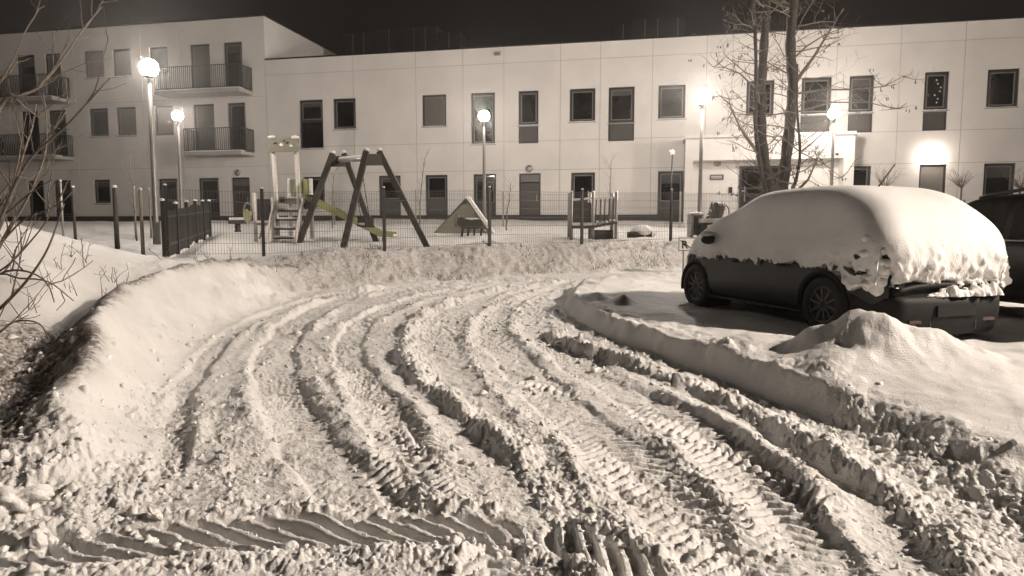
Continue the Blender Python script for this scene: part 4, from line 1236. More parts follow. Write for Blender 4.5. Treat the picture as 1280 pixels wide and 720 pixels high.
MB().bar((.04, -.004, z1_ - .06), (.28, -.004, z0_ + .05), .008, .02).build('strike', M['black'], bo)
lettering('ZAKAZ', .30, z0_ + hB * .46, hB * .46, bo)
# ------------------------------------------------------------------ cars
def interp(tab, x):
    xs = [t[0] for t in tab]; ys = [t[1] for t in tab]
    # smooth (monotone-ish) interpolation through catmull on dense linear table
    return float(np.interp(x, xs, ys))
def dense(tab, n=400, k=9):
    xs = np.linspace(tab[0][0], tab[-1][0], n); ys = np.interp(xs, [t[0] for t in tab], [t[1] for t in tab])
    pad = np.r_[np.full(k, ys[0]), ys, np.full(k, ys[-1])]
    ys2 = np.convolve(pad, np.ones(2 * k + 1) / (2 * k + 1), 'valid')
    return xs, ys2
class CarShape:
    def __init__(self, top, plan, sill, belt, tumble=.27):
        self.prof = catmull(top, 14); self.plan = dense(plan, 400, 5); self.sill = dense(sill); self.belt = belt; self.tumble = tumble
        self.x0, self.x1 = top[0][0], top[-1][0]
    def grid(self, nx, mv):
        """rows along the length, columns from left sill over the roof to right sill"""
        pr = self.prof; al = np.r_[0, np.cumsum(np.linalg.norm(np.diff(pr, axis=0), axis=1))]; ta = np.linspace(0, al[-1], nx)
        xs = np.interp(ta, al, pr[:, 0]); zts = np.interp(ta, al, pr[:, 1])
        G = np.zeros((nx, 2 * mv - 1, 3))
        for i, x in enumerate(xs):
            zt = zts[i]; hw = np.interp(x, *self.plan); zs = np.interp(x, *self.sill)
            zb = min(self.belt, zt - .035); zb = max(zb, zs + .05)
            k = np.clip((zt - zb) / .45, 0, 1); k = k * k * (3 - 2 * k)
            hr = hw * (1 - self.tumble * k)
            P = catmull([(hw * .90, zs), (hw * .985, zs + (zb - zs) * .18), (hw * 1.0, zs + (zb - zs) * .55), (hw * .985, zb - (zb - zs) * .10), (hw * .955, zb + .0), (hr + .03 * k + (0 if k > .2 else .0), zt - .075 * k - .012), (hr * .78, zt - .005), (hr * .4, zt + .004), (0, zt + .008)], 10)
            # even out by arc length
            sl = np.r_[0, np.cumsum(np.linalg.norm(np.diff(P, axis=0), axis=1))]; t = np.linspace(0, sl[-1], mv)
            yy = np.interp(t, sl, P[:, 0]); zz = np.interp(t, sl, P[:, 1])
            G[i, :mv, 0] = x; G[i, :mv, 1] = yy; G[i, :mv, 2] = zz
            G[i, mv:, 0] = x; G[i, mv:, 1] = -yy[:-1][::-1]; G[i, mv:, 2] = zz[:-1][::-1]
        return G
def grid_normals(G):
    du = np.gradient(G, axis=0); dv = np.gradient(G, axis=1)
    N = np.cross(dv, du); N /= np.maximum(np.linalg.norm(N, axis=2, keepdims=True), 1e-9)
    # outward: away from the axis
    ref = G - np.array([0, 0, .6]); ref[..., 0] = 0
    s = np.sign(np.sum(N * ref, axis=2, keepdims=True)); s[s == 0] = 1
    return N * s
def grid_mesh(mb, G, keep, flip=False):
    nx, nv = G.shape[:2]
    o = len(mb.v); mb.v.extend([tuple(p) for p in G.reshape(-1, 3)])
    for i in range(nx - 1):
        for j in range(nv - 1):
            if keep[i, j]:
                a, b, c, d = o + i * nv + j, o + i * nv + j + 1, o + (i + 1) * nv + j + 1, o + (i + 1) * nv + j
                mb.f.append((a, b, c, d))
def wheel(parent, x, y, r, side, snow=True):
    """side +1 = left"""
    m = MB(); prof = [(r * .66, -.1), (r * .93, -.1), (r, -.07), (r, .07), (r * .93, .1), (r * .66, .1)]
    n = 28
    vs_, fs = [], []
    for rr_, z in prof:
        for k in range(n):
            a = 2 * math.pi * k / n; vs_.append((x + rr_ * math.cos(a), y + z * side, r + rr_ * math.sin(a)))
    for i in range(len(prof)):
        i2 = (i + 1) % len(prof)
        for k in range(n): fs.append((i * n + k, i * n + (k + 1) % n, i2 * n + (k + 1) % n, i2 * n + k))
    m.add(vs_, fs); w = m.build('wheel', M['rubber'], parent, True)
    m = MB(); m.tube([(x, y - .02 * side, r), (x, y + .05 * side, r)], r * .66, 24); m.build('hub_disc', M['black'], w)
    m = MB(); m.tube([(x + r * .63 * math.cos(a), y + .075 * side, r + r * .63 * math.sin(a)) for a in [2 * math.pi * k / 28 for k in range(29)]], .014, 6); 
    m.build('rim', M['alloy'], w, True)
    for k in range(10):
        a = 2 * math.pi * (k + .3) / 10
        MB().bar((x + .04 * math.cos(a), y + .075 * side, r + .04 * math.sin(a)), (x + r * .61 * math.cos(a), y + .075 * side, r + r * .61 * math.sin(a)), .02, .012, (0, 1, 0)).build('spoke', M['alloy'], w)
    return w

def make_body(shape, parent, axles, rw, track, mat):
    G = shape.grid(110, 36)
    nx, nv = G.shape[:2]
    cc = (G[:-1, :-1] + G[1:, 1:] + G[1:, :-1] + G[:-1, 1:]) / 4
    keep = np.ones((nx - 1, nv - 1), bool)
    for ax in axles:
        d = np.hypot(cc[..., 0] - ax, cc[..., 2] - rw)
        keep &= ~((d < rw + .055) & (np.abs(cc[..., 1]) > .45))
    m = MB(); grid_mesh(m, G, keep)
    # end caps
    for i in (0, nx - 1):
        ring = [tuple(p) for p in G[i]]
        o = len(m.v); m.v.extend(ring); m.f.append(tuple(range(o, o + len(ring))))
    b = m.build('body', mat, parent, False); smooth_angle(b, 35)
    # floor and wheel wells
    MB().bx(shape.x0 + .25, shape.x1 - .25, -.45, .45, .24, .32).build('underbody', M['plastic'], parent)
    for ax in axles:
        for s in (-1, 1):
            a = MB(); pts = []
            hw = np.interp(ax, *shape.plan)
            pts = [(ax + (rw + .05) * math.cos(t), s * (hw * .985), rw + (rw + .05) * math.sin(t)) for t in [math.radians(q) for q in range(-12, 193, 12)]]
            a.tube(pts, .028, 6); a.build('arch_trim', M['plastic'], parent, True)
            w = MB(); w.tube([(ax, s * .42, rw + .02), (ax, s * (hw - .05), rw + .02)], rw + .05, 20); w.f = [f for f in w.f if len(f) == 4] + [f for f in w.f if len(f) > 4][:1]
            w.build('wheel_well', M['black'], parent)
    return G

# --- the snow-laden hatchback
HX = Vector((-.305, .952, 0)).normalized()
rear_axle = Vector((4.26, 7.80, 0)); CAR_Z = .31
hrz = math.atan2(HX.y, HX.x)
car = thing('hatchback_car', 'black hatchback parked under a thick smooth blanket of snow', 'car', (rear_axle.x, rear_axle.y, CAR_Z), hrz)
H1 = CarShape(top=[(-.76, .44), (-.775, .56), (-.775, .70), (-.755, .88), (-.69, 1.05), (-.52, 1.25), (-.25, 1.41), (.10, 1.485), (.7, 1.50), (1.2, 1.485), (1.6, 1.42), (2.05, 1.15), (2.35, .95), (2.7, .82), (3.0, .68), (3.18, .48)],
              plan=[(-.79, .72), (-.72, .79), (-.62, .83), (-.45, .86), (.2, .875), (2.3, .87), (2.6, .84), (2.85, .74), (3.05, .60), (3.18, .45)],
              sill=[(-.79, .30), (-.5, .24), (.2, .20), (2.6, .20), (3.0, .22), (3.18, .28)], belt=.93)
AX1 = (0.0, 2.52); RW = .315
G1 = make_body(H1, car, AX1, RW, .74, M['car_paint'])
for ax in AX1:
    for s in (-1, 1): wheel(car, ax, s * .765, RW, s)

CRACKS = [([(-.62, .90, .90), (-.50, .95, .865), (-.36, .975, .875)], .02), ([(-.70, .87, .76), (-.62, .91, .70), (-.52, .945, .715), (-.42, .965, .745), (-.30, .98, .735), (-.2, .985, .78)], .026)]
def snow_cover(shape, parent, zcut_side, zcut_rear, zcut_front, seed=0):
    G = shape.grid(300, 130)
    N = grid_normals(G)
    x, y, z = G[..., 0], G[..., 1], G[..., 2]
    xr = (x - shape.x0); xf = (shape.x1 - x)
    u = x * 1.0 + np.where(y > 0, 0, 40.0)
    zc = zcut_side(x)
    wr = np.clip(1 - xr / .30, 0, 1); wf = np.clip(1 - xf / .5, 0, 1)
    zc = zc * (1 - wr) + zcut_rear * wr; zc = zc * (1 - wf) + zcut_front * wf
    q = y + np.sign(y) * xr
    rag = np.where(xr < .3, .05, .10) * fbm(q * 1.0 + seed, z * .3 + 5, .15, 4, .7) + .09 * fbm(q, z * 0 + 2, .6, 2)
    keepv = z > zc + rag
    ztr = z.max(axis=1, keepdims=True)
    keepv &= ~((xr < .05) & (z < ztr - .05))
    up = np.clip(N[..., 2], 0, 1)
    t = .065 + .085 * up ** 1.3
    rearw = np.clip(1 - xr / .55, 0, 1) * (1 - np.clip((np.abs(y) - .72) / .15, 0, 1) * .3)
    t = t + .06 * rearw * np.clip(1.2 - up, 0, 1)
    # drift filling the windscreen foot
    t = t + .10 * np.exp(-((x - 2.25) / .38) ** 2) * up
    # lumpy where it clings to steep faces
    steep = np.clip(1 - up * 1.6, 0, 1)
    a1 = y + np.sign(y) * xr
    lump = np.where(xr < .6, 1.9, 1.0) * (.030 * crumbs(a1.ravel() + 7, z.ravel(), .11, np.full(a1.size, .75)).reshape(a1.shape) / .06 + .028 * fbm(a1, z, .10, 4))
    low = np.clip(1 - (z - zc) / np.where(xr < .75, .45, .2), 0, 1)
    S0 = G + N * np.maximum(t + .035 * fbm(x, y + z, .6, 4), .03)[..., None]
    for _ in range(40):
        B = S0.copy(); B[1:-1, 1:-1] = (S0[:-2, 1:-1] + S0[2:, 1:-1] + S0[1:-1, :-2] + S0[1:-1, 2:]) / 4; S0 = B
    t0 = t.copy()
    t = t * 0 + lump * steep * (.15 + .85 * low * np.where(xr < .75, 1.1, .75))
    edge = np.clip((z - zc - rag) / .05, 0, 1)
    edge = np.sqrt(edge)[..., None]
    S = (G + N * .035) * (1 - edge) + (S0 + N * t[..., None]) * edge
    for _ in range(3):
        B = S.copy()
        B[1:-1, 1:-1] = (S[:-2, 1:-1] + S[2:, 1:-1] + S[1:-1, :-2] + S[1:-1, 2:]) / 4
        wsm = (np.clip((z - zc - rag) / .10, 0, 1) * (1 - .97 * np.clip(low * 1.8, 0, 1)))[..., None]
        S = S * (1 - wsm) + B * wsm
    for crack, wid in CRACKS:
        C3 = np.array(crack); best = np.full(x.shape, 9.)
        for a_, b_ in zip(C3[:-1], C3[1:]):
            ab = b_ - a_; tt = np.clip(((S - a_) @ ab) / (ab @ ab), 0, 1)
            best = np.minimum(best, np.linalg.norm(S - (a_ + tt[..., None] * ab), axis=2))
        keepv &= best > wid * (.4 + 1.6 * np.abs(fbm(x * 3, z * 3, .05, 2)))
    # rear: push outwards along the length too
    nx, nv = G.shape[:2]
    keep = keepv[:-1, :-1] & keepv[1:, :-1] & keepv[1:, 1:] & keepv[:-1, 1:]
    m = MB(); grid_mesh(m, S, keep)
    o = len(m.v); m.v.extend([tuple(p) for p in (G - N * .01).reshape(-1, 3)])
    def vid(i, j): return i * nv + j
    K = np.zeros((nx + 1, nv + 1), bool); K[1:-1, 1:-1] = keep
    for i in range(nx - 1):
        for j in range(nv - 1):
            if not keep[i, j]: continue
            for (di, dj, a, b) in ((-1, 0, (i, j), (i, j + 1)), (1, 0, (i + 1, j + 1), (i + 1, j)), (0, -1, (i + 1, j), (i, j)), (0, 1, (i, j + 1), (i + 1, j + 1))):
                ii, jj = i + di, j + dj
                if 0 <= ii < nx - 1 and 0 <= jj < nv - 1 and keep[ii, jj]: continue
                m.f.append((vid(*a), vid(*b), o + vid(*b), o + vid(*a)))
    # rear and front faces of the blanket
    for i, sx in ((0, -1), (nx - 1, 1)):
        pass
    s_ = m.build('snow_cover', M['snow'], parent, True)
    return s_
def side_cut(x):
    return np.interp(x, [-.76, -.45, -.1, .35, .7, 1.5, 2.2, 2.6, 3.3], [.50, .50, .70, .74, .70, .70, .72, .74, .60])
snow_cover(H1, car, side_cut, .57, .55)
# rear end: vertical tail panel, bumper, plate recess, heap of snow on the bumper ledge
rb = MB()
ys = np.linspace(-.87, .87, 45)
def arc_x(y, bulge=.08): return -.80 - bulge * (1 - (y / .87) ** 2) + .42 * max(0, (abs(y) - .62) / .25) ** 2.5
sec = [(.06, .06), (.02, .09), (-.02, .18), (-.04, .30), (-.04, .40), (-.03, .455), (.0, .475), (.12, .48)]
V, F = [], []
for y in ys:
    for dx, z in sec: V.append((arc_x(y) + dx, y, z))
n = len(sec)
for i in range(len(ys) - 1):
    for j in range(n - 1): F.append((i * n + j, (i + 1) * n + j, (i + 1) * n + j + 1, i * n + j + 1))
rb.add(V, F); bump_ = rb.build('rear_bumper', M['plastic'], car, True)
MB().bx(-.80, -.77, -.70, .70, .46, .60).build('tail_panel', M['plastic'], car)
MB().tube([(-.83, y, .585 - .06 * (abs(y) / .7) ** 3) for y in np.linspace(-.72, .72, 17)], .03, 8).build('recess_trim', M['plastic'], car, True)
for s in (-1, 1):
    MB().box((-.875, s * .50, .22), (.03, .16, .035)).build('reflector', M['lamp_red'], bump_)
    MB().bar((-.89, s * .30, .12), (-.895, s * .33, .42), .01, .012).build('seam', M['black'], bump_)
MB().bx(-.935, -.90, -.26, .26, .27, .38).build('number_plate', M['plastic'], bump_)
rr = random.Random(21)
ny, nq = 80, 18
YY = np.linspace(-.66, .34, ny); QQ = np.linspace(0, math.pi, nq)
yy, qq = np.meshgrid(YY, QQ, indexing='ij')
hgt = (.055 + .075 * np.exp(-((yy + .46) / .13) ** 2) + .03 * np.exp(-((yy + .1) / .25) ** 2)) * np.clip((yy + .66) / .05, 0, 1) ** .5 * np.clip((.34 - yy) / .3, 0, 1) ** .6
nse = 1 + .9 * fbm(yy + 5, qq * .06, .09, 4) + .5 * crumbs(yy.ravel() * 1.0, qq.ravel() * .05, .06, np.full(yy.size, .8)).reshape(yy.shape) / .04
V = np.stack([-.855 - .075 * np.cos(qq) * np.clip(hgt / .06, .2, 1) * nse, yy, .468 + hgt * nse * np.sin(qq)], -1)
hs = MB(); grid_mesh(hs, V, np.ones((ny - 1, nq - 1), bool)); hs.build('bumper_snow', M['snow'], car, True)
rr = random.Random(8)
for s in (-1, 1):
    cs_ = MB()
    for i in range(34):
        zz_ = .56 + .52 * i / 33; a_ = rr.uniform(0, 1); up_ = max(0, (zz_ - .86) / .25)
        cs_.blob((-.74 + .13 * a_ + .10 * up_, s * (.87 - .12 * (1 - a_) ** 1.5 - .05 * up_), zz_), rr.uniform(.055, .085), 2, .28, (1, 1, .85), seed=i + 50 * (s + 1))
    cs_.build('corner_snow', M['snow'], car, True)
# gaps where the tail lamp and a crease show through
for k_, pts in enumerate(([(-.60, .845, .86), (-.50, .885, .83), (-.36, .925, .855)], [(-.66, .80, .70), (-.58, .86, .655), (-.50, .90, .67), (-.46, .915, .72), (-.36, .935, .715), (-.25, .95, .75)])):
    pass
# mirror with its snow hood, aerial, handles, badge strip
mr = MB().blob((2.02, .985, 1.0), .10, 2, .05, (.75, 1.05, .72)).build('wing_mirror', M['plastic'], car, True)
MB().blob((2.03, .985, 1.07), .095, 2, .12, (.75, 1.1, .55), seed=2).build('mirror_snow', M['snow'], mr, True)
MB().bar((2.05, .86, .95), (2.03, .95, .97), .06, .05).build('mirror_stalk', M['plastic'], mr)
mr2 = MB().blob((2.02, -.985, 1.0), .10, 2, .05, (.75, 1.05, .72)).build('wing_mirror', M['plastic'], car, True)
MB().blob((2.03, -.985, 1.07), .095, 2, .12, (.75, 1.1, .55), seed=2).build('mirror_snow', M['snow'], mr2, True)
MB().tube([(.12, .15, 1.48), (-.22, .15, 1.86)], [.012, .006], 6).build('aerial', M['black'], car, True)
for x in (.62, 1.5):
    MB().blob((x, .91, .735), .06, 2, .15, (1.3, .5, .5), seed=int(x * 10)).build('door_handle', M['plastic'], car, True)
MB().tube([(-.2, .80, .22), (.4, .82, .20), (2.2, .82, .20)], .02, 6).build('sill_trim', M['plastic'], car, True)

# --- the dark estate car beside it
off = Vector((HX.y, -HX.x, 0))      # to the right
ra2 = rear_axle + off * 2.75 - HX * .95
suv = thing('estate_car', 'dark snow-free estate car at the right edge behind the snowy hatchback', 'car', (ra2.x, ra2.y, .32), hrz)
H2 = CarShape(top=[(-.92, .50), (-.93, .75), (-.88, 1.0), (-.72, 1.30), (-.45, 1.50), (0, 1.56), (.9, 1.58), (1.45, 1.55), (1.75, 1.46), (2.3, 1.15), (2.5, 1.04), (3.1, .97), (3.45, .85), (3.6, .6)],
              plan=[(-.95, .76), (-.8, .86), (-.5, .90), (.3, .915), (2.6, .91), (3.1, .86), (3.45, .76), (3.6, .6)],
              sill=[(-.95, .36), (-.5, .28), (.2, .24), (2.8, .24), (3.6, .32)], belt=.99, tumble=.24)
AX2 = (0.0, 2.70)
G2 = make_body(H2, suv, AX2, .34, .77, M['car_paint'])
for ax in AX2:
    for s in (-1, 1): wheel(suv, ax, s * .79, .34, s)
def glass_patch(G, xa, xb, zlo, zhi, side, name, parent, lean=0.0, mat='car_glass'):
    N = grid_normals(G); c = (G[:-1, :-1] + G[1:, 1:]) / 2
    ztop = G[..., 2].max(1)[:-1, None]
    x = c[..., 0] - lean * (c[..., 2] - zlo)
    k = (x > xa) & (x < xb) & (c[..., 2] > zlo) & (c[..., 2] < np.minimum(zhi, ztop - .10)) & (c[..., 1] * side > .25)
    m = MB(); grid_mesh(m, G + N * .006, k)
    used = sorted({i for f in m.f for i in f}); rm = {u: i for i, u in enumerate(used)}
    m.v = [m.v[u] for u in used]; m.f = [tuple(rm[i] for i in f) for f in m.f]
    if m.f: m.build(name, M[mat], parent, True)
G2d = H2.grid(260, 90)
for s in (-1, 1):
    glass_patch(G2d, 1.02, 1.86, 1.02, 1.48, s, 'front_door_window', suv, -.62 if False else 0)
    glass_patch(G2d, .05, .92, 1.02, 1.48, s, 'rear_door_window', suv)
    glass_patch(G2d, -.62, -.06, 1.04, 1.42, s, 'quarter_window', suv)
    MB().tube([(-.7, s * .925, 1.0), (.5, s * .93, 1.0), (2.2, s * .91, 1.0)], .012, 6).build('window_trim', M['metal_grey'], suv, True)
    MB().tube([(-.5, s * .63, 1.50), (-.3, s * .63, 1.59), (.9, s * .64, 1.625), (1.4, s * .64, 1.57), (1.5, s * .64, 1.54)], .022, 8).build('roof_rail', M['metal_dark'], suv, True)
    o = MB().blob((1.98, s * 1.03, 1.06), .11, 2, .04, (.7, 1.05, .75)).build('wing_mirror', M['plastic'], suv, True)
    for x in (.15, 1.1): MB().box((x, s * .925, .90), (.18, .05, .035)).build('door_handle', M['metal_grey'], suv)
N2 = grid_normals(G2d); c = (G2d[:-1, :-1] + G2d[1:, 1:]) / 2
k = (c[..., 0] > 1.78) & (c[..., 0] < 2.42) & (np.abs(c[..., 1]) < .62)
m = MB(); grid_mesh(m, G2d + N2 * .006, k)
used = sorted({i for f in m.f for i in f}); rm = {u: i for i, u in enumerate(used)}; m.v = [m.v[u] for u in used]; m.f = [tuple(rm[i] for i in f) for f in m.f]
m.build('windscreen', M['car_glass'], suv, True)
k = (c[..., 0] > -.80) & (c[..., 0] < -.48) & (np.abs(c[..., 1]) < .6)
m = MB(); grid_mesh(m, G2d + N2 * .006, k)
used = sorted({i for f in m.f for i in f}); rm = {u: i for i, u in enumerate(used)}; m.v = [m.v[u] for u in used]; m.f = [tuple(rm[i] for i in f) for f in m.f]
m.build('rear_window', M['car_glass'], suv, True)
MB().blob((.2, 0, 1.575), .3, 2, .1, (3.0, 1.6, .08)).build('roof_snow', M['snow'], suv, True)

# ------------------------------------------------------------------ trees and shrubs
def grow(mb, p, d, r, L, depth, rr, kink=.25, up=.12, tips=None, nseg=4, br=2):
    pts = [p]; rad = [r]; q = p.copy(); dd = d.copy()
    for i in range(nseg):
        dd = (dd + Vector((rr.uniform(-1, 1), rr.uniform(-1, 1), rr.uniform(-1, 1))) * kink + Vector((0, 0, up))).normalized()
        q = q + dd * (L / nseg); pts.append(q.copy()); rad.append(max(.0025, r * (1 - .7 * (i + 1) / nseg)))
    mb.tube(pts, rad, 5 if r > .012 else 4)
    if depth > 0:
        for k in range(br + (1 if rr.random() < .5 else 0)):
            i = rr.randint(1, nseg - 0); i = min(i, nseg)
            a = (pts[i] - pts[i - 1]).normalized()
            s = a.cross(Vector((rr.uniform(-1, 1), rr.uniform(-1, 1), rr.uniform(-1, 1)))).normalized()
            nd = (a * .55 + s * .85).normalized()
            grow(mb, pts[i], nd, max(.003, rad[i] * .62), L * rr.uniform(.35, .62), depth - 1, rr, kink, up, tips, nseg, br)
    elif tips is not None: tips.append(pts[-1])
tY = 17.2
tb = at_y(970, 300, tY); g = gz(tb.x, tb.y)
tree = thing('twin_trunk_tree', 'bare dark tree with two thick trunks rising behind the snowy hatchback', 'tree', (tb.x, tb.y, g - .1))
to = Vector((tb.x, tb.y, g - .1))
rr = random.Random(14)
crown = MB(); tips = []
def stem(pp, r0, r1, name, extra):
    pts = [at_y(a, b, tY + dy) - to for a, b, dy in pp]
    pts[0] = Vector((pts[0].x, pts[0].y, 0.0))
    P = [Vector(q) for q in catmull([tuple(p) for p in pts], 5)]
    n = len(P)
    m = MB(); m.tube(P, [(r0 + (r1 - r0) * i / n) * (1.0 + .10 * math.sin(i * 2.1) + (.35 if i == 0 else 0)) for i in range(n)], 10); m.build(name, M['bark'], tree, True)
    for i in range(5, n - 1):
        for _ in range(extra):
            if rr.random() < .75:
                a = rr.uniform(0, 6.28); d = Vector((math.cos(a), math.sin(a) * .7, rr.uniform(-.1, .7))).normalized()
                grow(crown, P[i], d, .018 * rr.uniform(.6, 1.2), rr.uniform(.5, 1.5), 2, rr, .28, .05, tips, 4, 2)
stem([(970, 318, 0), (968, 268, 0), (958, 215, .05), (952, 165, .1), (952, 110, .15), (955, 55, .2), (959, 0, .25), (964, -60, .3), (960, -140, .3)], .135, .085, 'trunk', 2)
stem([(972, 318, .1), (975, 268, .1), (981, 210, .1), (988, 150, .1), (991, 105, .1), (988, 55, .15), (993, 0, .2), (1003, -60, .2), (1012, -140, .3)], .155, .095, 'trunk', 2)
stem([(962, 318, -.1), (960, 260, -.15), (950, 205, -.2), (944, 150, -.2), (945, 80, -.2), (942, 0, -.25), (938, -70, -.3)], .065, .03, 'stem', 1)
stem([(976, 318, -.1), (985, 255, -.2), (995, 225, -.3), (1000, 190, -.3), (996, 130, -.3), (997, 80, -.3)], .05, .02, 'stem', 1)
# main limbs seen against the wall
def limb(pp, r0):
    P = [at_y(a, b, tY + dy) - to for a, b, dy in pp]
    crown.tube(P, [r0 * (1 - .75 * i / (len(P) - 1)) for i in range(len(P))], 6)
    for i in range(1, len(P)):
        for _ in range(3):
            a = rr.uniform(0, 6.28); d = Vector((math.cos(a), math.sin(a) * .6, rr.uniform(-.3, .6))).normalized()
            grow(crown, P[i], d, .012, rr.uniform(.3, .8), 1, rr, .3, .05, tips, 4, 2)
limb([(990, 110, .1), (1002, 92, 0), (1018, 70, -.1), (1030, 50, -.2), (1044, 28, -.3)], .055)
limb([(990, 75, .1), (1008, 58, .2), (1030, 44, .3), (1050, 36, .3)], .03)
limb([(990, 118, .1), (1030, 112, -.2), (1065, 112, -.3), (1105, 108, -.4), (1128, 96, -.5)], .028)
limb([(996, 140, .1), (1040, 128, -.2), (1085, 128, -.3), (1110, 134, -.4), (1120, 136, -.4)], .022)
limb([(944, 110, -.2), (925, 92, -.4), (905, 84, -.5), (892, 84, -.6)], .025)
limb([(948, 190, -.1), (925, 160, -.4), (912, 130, -.5), (900, 120, -.6)], .03)
limb([(952, 200, 0), (930, 170, -.5), (915, 140, -.6)], .02)
limb([(990, 245, -.2), (1010, 225, -.4), (1022, 198, -.5)], .045)
limb([(975, 170, -.1), (1000, 190, -.3), (1030, 205, -.5), (1052, 222, -.6)], .022)
# seed tufts on the tips
for i, t_ in enumerate(tips):
    if rr.random() < .22:
        for k in range(3): crown.blob(t_ + Vector((rr.uniform(-.05, .05), rr.uniform(-.05, .05), -.05 - .07 * rr.random())), .022, 1, .3, (.6, .6, 1.6), seed=i * 3 + k)
crown.build('crown', M['twig'], tree)

# thin young trees: staked saplings
def sapling(px, py_b, py_t, Y, label, kind):
    p = at_y(px, py_b, Y); g = gz(p.x, p.y); H = at_y(px, py_t, Y).z - g
    t = thing('sapling', label, 'sapling', (p.x, p.y, g - .05), 0, 'young trees near the building')
    rr = random.Random(int(px))
    tr = MB()
    if kind == 'ball':
        h0 = H * .62
        tr.tube([(0, 0, 0), (.01, 0, h0)], [.035, .03], 7); tr.build('trunk', M['twig'], t, True)
        cr = MB()
        for i in range(26):
            a = rr.uniform(0, 6.28); d = Vector((math.cos(a) * .6, math.sin(a) * .6, rr.uniform(.3, 1.0))).normalized()
            grow(cr, Vector((0.01, 0, h0 - .03)), d, .010, rr.uniform(.5, .9) * (H - h0), 1, rr, .18, .12, None, 3, 1)
        cr.build('crown', M['twig'], t)
        for dx in (-.14, .16): MB().tube([(dx, .05, 0), (dx, .05, h0 * .72)], .028, 6).build('stake', M['wood'], t, True)
    else:
        pts = [Vector((0, 0, 0))]
        for i in range(8): pts.append(pts[-1] + Vector((rr.uniform(-.03, .03) + kind[1] / 8, rr.uniform(-.03, .03), H / 8)))
        tr.tube(pts, [.022 * (1 - .75 * i / 8) + .003 for i in range(9)], 6); tr.build('trunk', M['twig'], t, True)
        cr = MB()
        for i in range(3, 9):
            for _ in range(2):
                a = rr.uniform(0, 6.28); grow(cr, pts[i], Vector((math.cos(a), math.sin(a), .9)).normalized(), .006, rr.uniform(.2, .45), 1, rr, .2, .15, None, 3, 1)
        cr.build('crown', M['twig'], t)
sapling(1104, 262, 199, 23.8, 'ball-crowned sapling with stakes, third from the right edge', 'ball')
sapling(1200, 262, 199, 23.0, 'ball-crowned sapling between the glowing lamp and the last ground floor window', 'ball')
sapling(1273, 262, 201, 22.5, 'ball-crowned sapling at the right edge above the dark estate car', 'ball')
sapling(763, 288, 200, 22.5, 'slender sapling rising behind the play bridge', ('thin', .02))
sapling(523, 288, 196, 23.5, 'slender leaning sapling behind the swing', ('thin', .18))
sapling(171, 296, 188, 18.6, 'slender sapling in front of the dark left wing', ('thin', -.2))
sapling(633, 288, 228, 23.0, 'short sapling right of the climbing tent', ('thin', .12))
sapling(416, 286, 214, 24.0, 'short sapling left of the swing, against the wall', ('thin', .05))

# bare shrub at the left edge
sb = Vector((-4.35, 5.1, 0)); sb.z = gz(sb.x, sb.y) - .1
shrub = thing('bare_shrub', 'leafless shrub with long arching twigs at the left edge', 'shrub', tuple(sb))
rr = random.Random(4)
def sp(px, py, Y): return at_y(px, py, Y) - sb
STEMS = [
    [(0, 135, 5.0), (22, 121, 5.0), (44, 112, 5.05), (64, 92, 5.1), (86, 63, 5.15), (104, 36, 5.2), (127, 9, 5.3)],
    [(-20, 140, 5.3), (2, 100, 5.3), (18, 72, 5.35), (30, 42, 5.4), (48, 13, 5.5)],
    [(-15, 300, 4.9), (0, 276, 4.85), (16, 237, 4.8), (40, 196, 4.75), (80, 160, 4.7), (108, 130, 4.65), (138, 97, 4.6)],
    [(-12, 330, 5.2), (10, 288, 5.2), (30, 256, 5.25), (46, 222, 5.3), (57, 188, 5.35), (58, 150, 5.4), (54, 118, 5.4)],
    [(-12, 350, 5.0), (14, 328, 4.9), (38, 302, 4.85), (58, 276, 4.8), (70, 248, 4.75)],
    [(-10, 392, 4.6), (14, 372, 4.5), (38, 345, 4.45), (60, 310, 4.4), (80, 255, 4.3)],
    [(-10, 300, 5.1), (8, 262, 5.1), (20, 225, 5.1), (30, 190, 5.1), (40, 160, 5.2), (45, 130, 5.25)],
    [(-10, 285, 5.0), (14, 262, 4.9), (40, 240, 4.8), (66, 224, 4.7)],
    [(-10, 272, 5.3), (12, 240, 5.3), (22, 205, 5.3), (28, 168, 5.3), (34, 135, 5.3)],
    [(-10, 350, 4.6), (15, 338, 4.5), (42, 342, 4.4), (60, 356, 4.3), (68, 378, 4.3)],
    [(-10, 346, 4.8), (25, 348, 4.6), (60, 352, 4.5), (92, 376, 4.4)],
    [(-10, 420, 4.2), (18, 402, 4.2), (48, 404, 4.15), (62, 425, 4.1)],
    [(-10, 260, 5.4), (25, 215, 5.5), (52, 180, 5.6), (75, 150, 5.6), (96, 120, 5.7)],
    [(-10, 318, 5.0), (28, 276, 5.0), (60, 262, 4.9), (80, 250, 4.8), (90, 240, 4.8)],
]
root = Vector((0, 0, 0))
bs = MB()
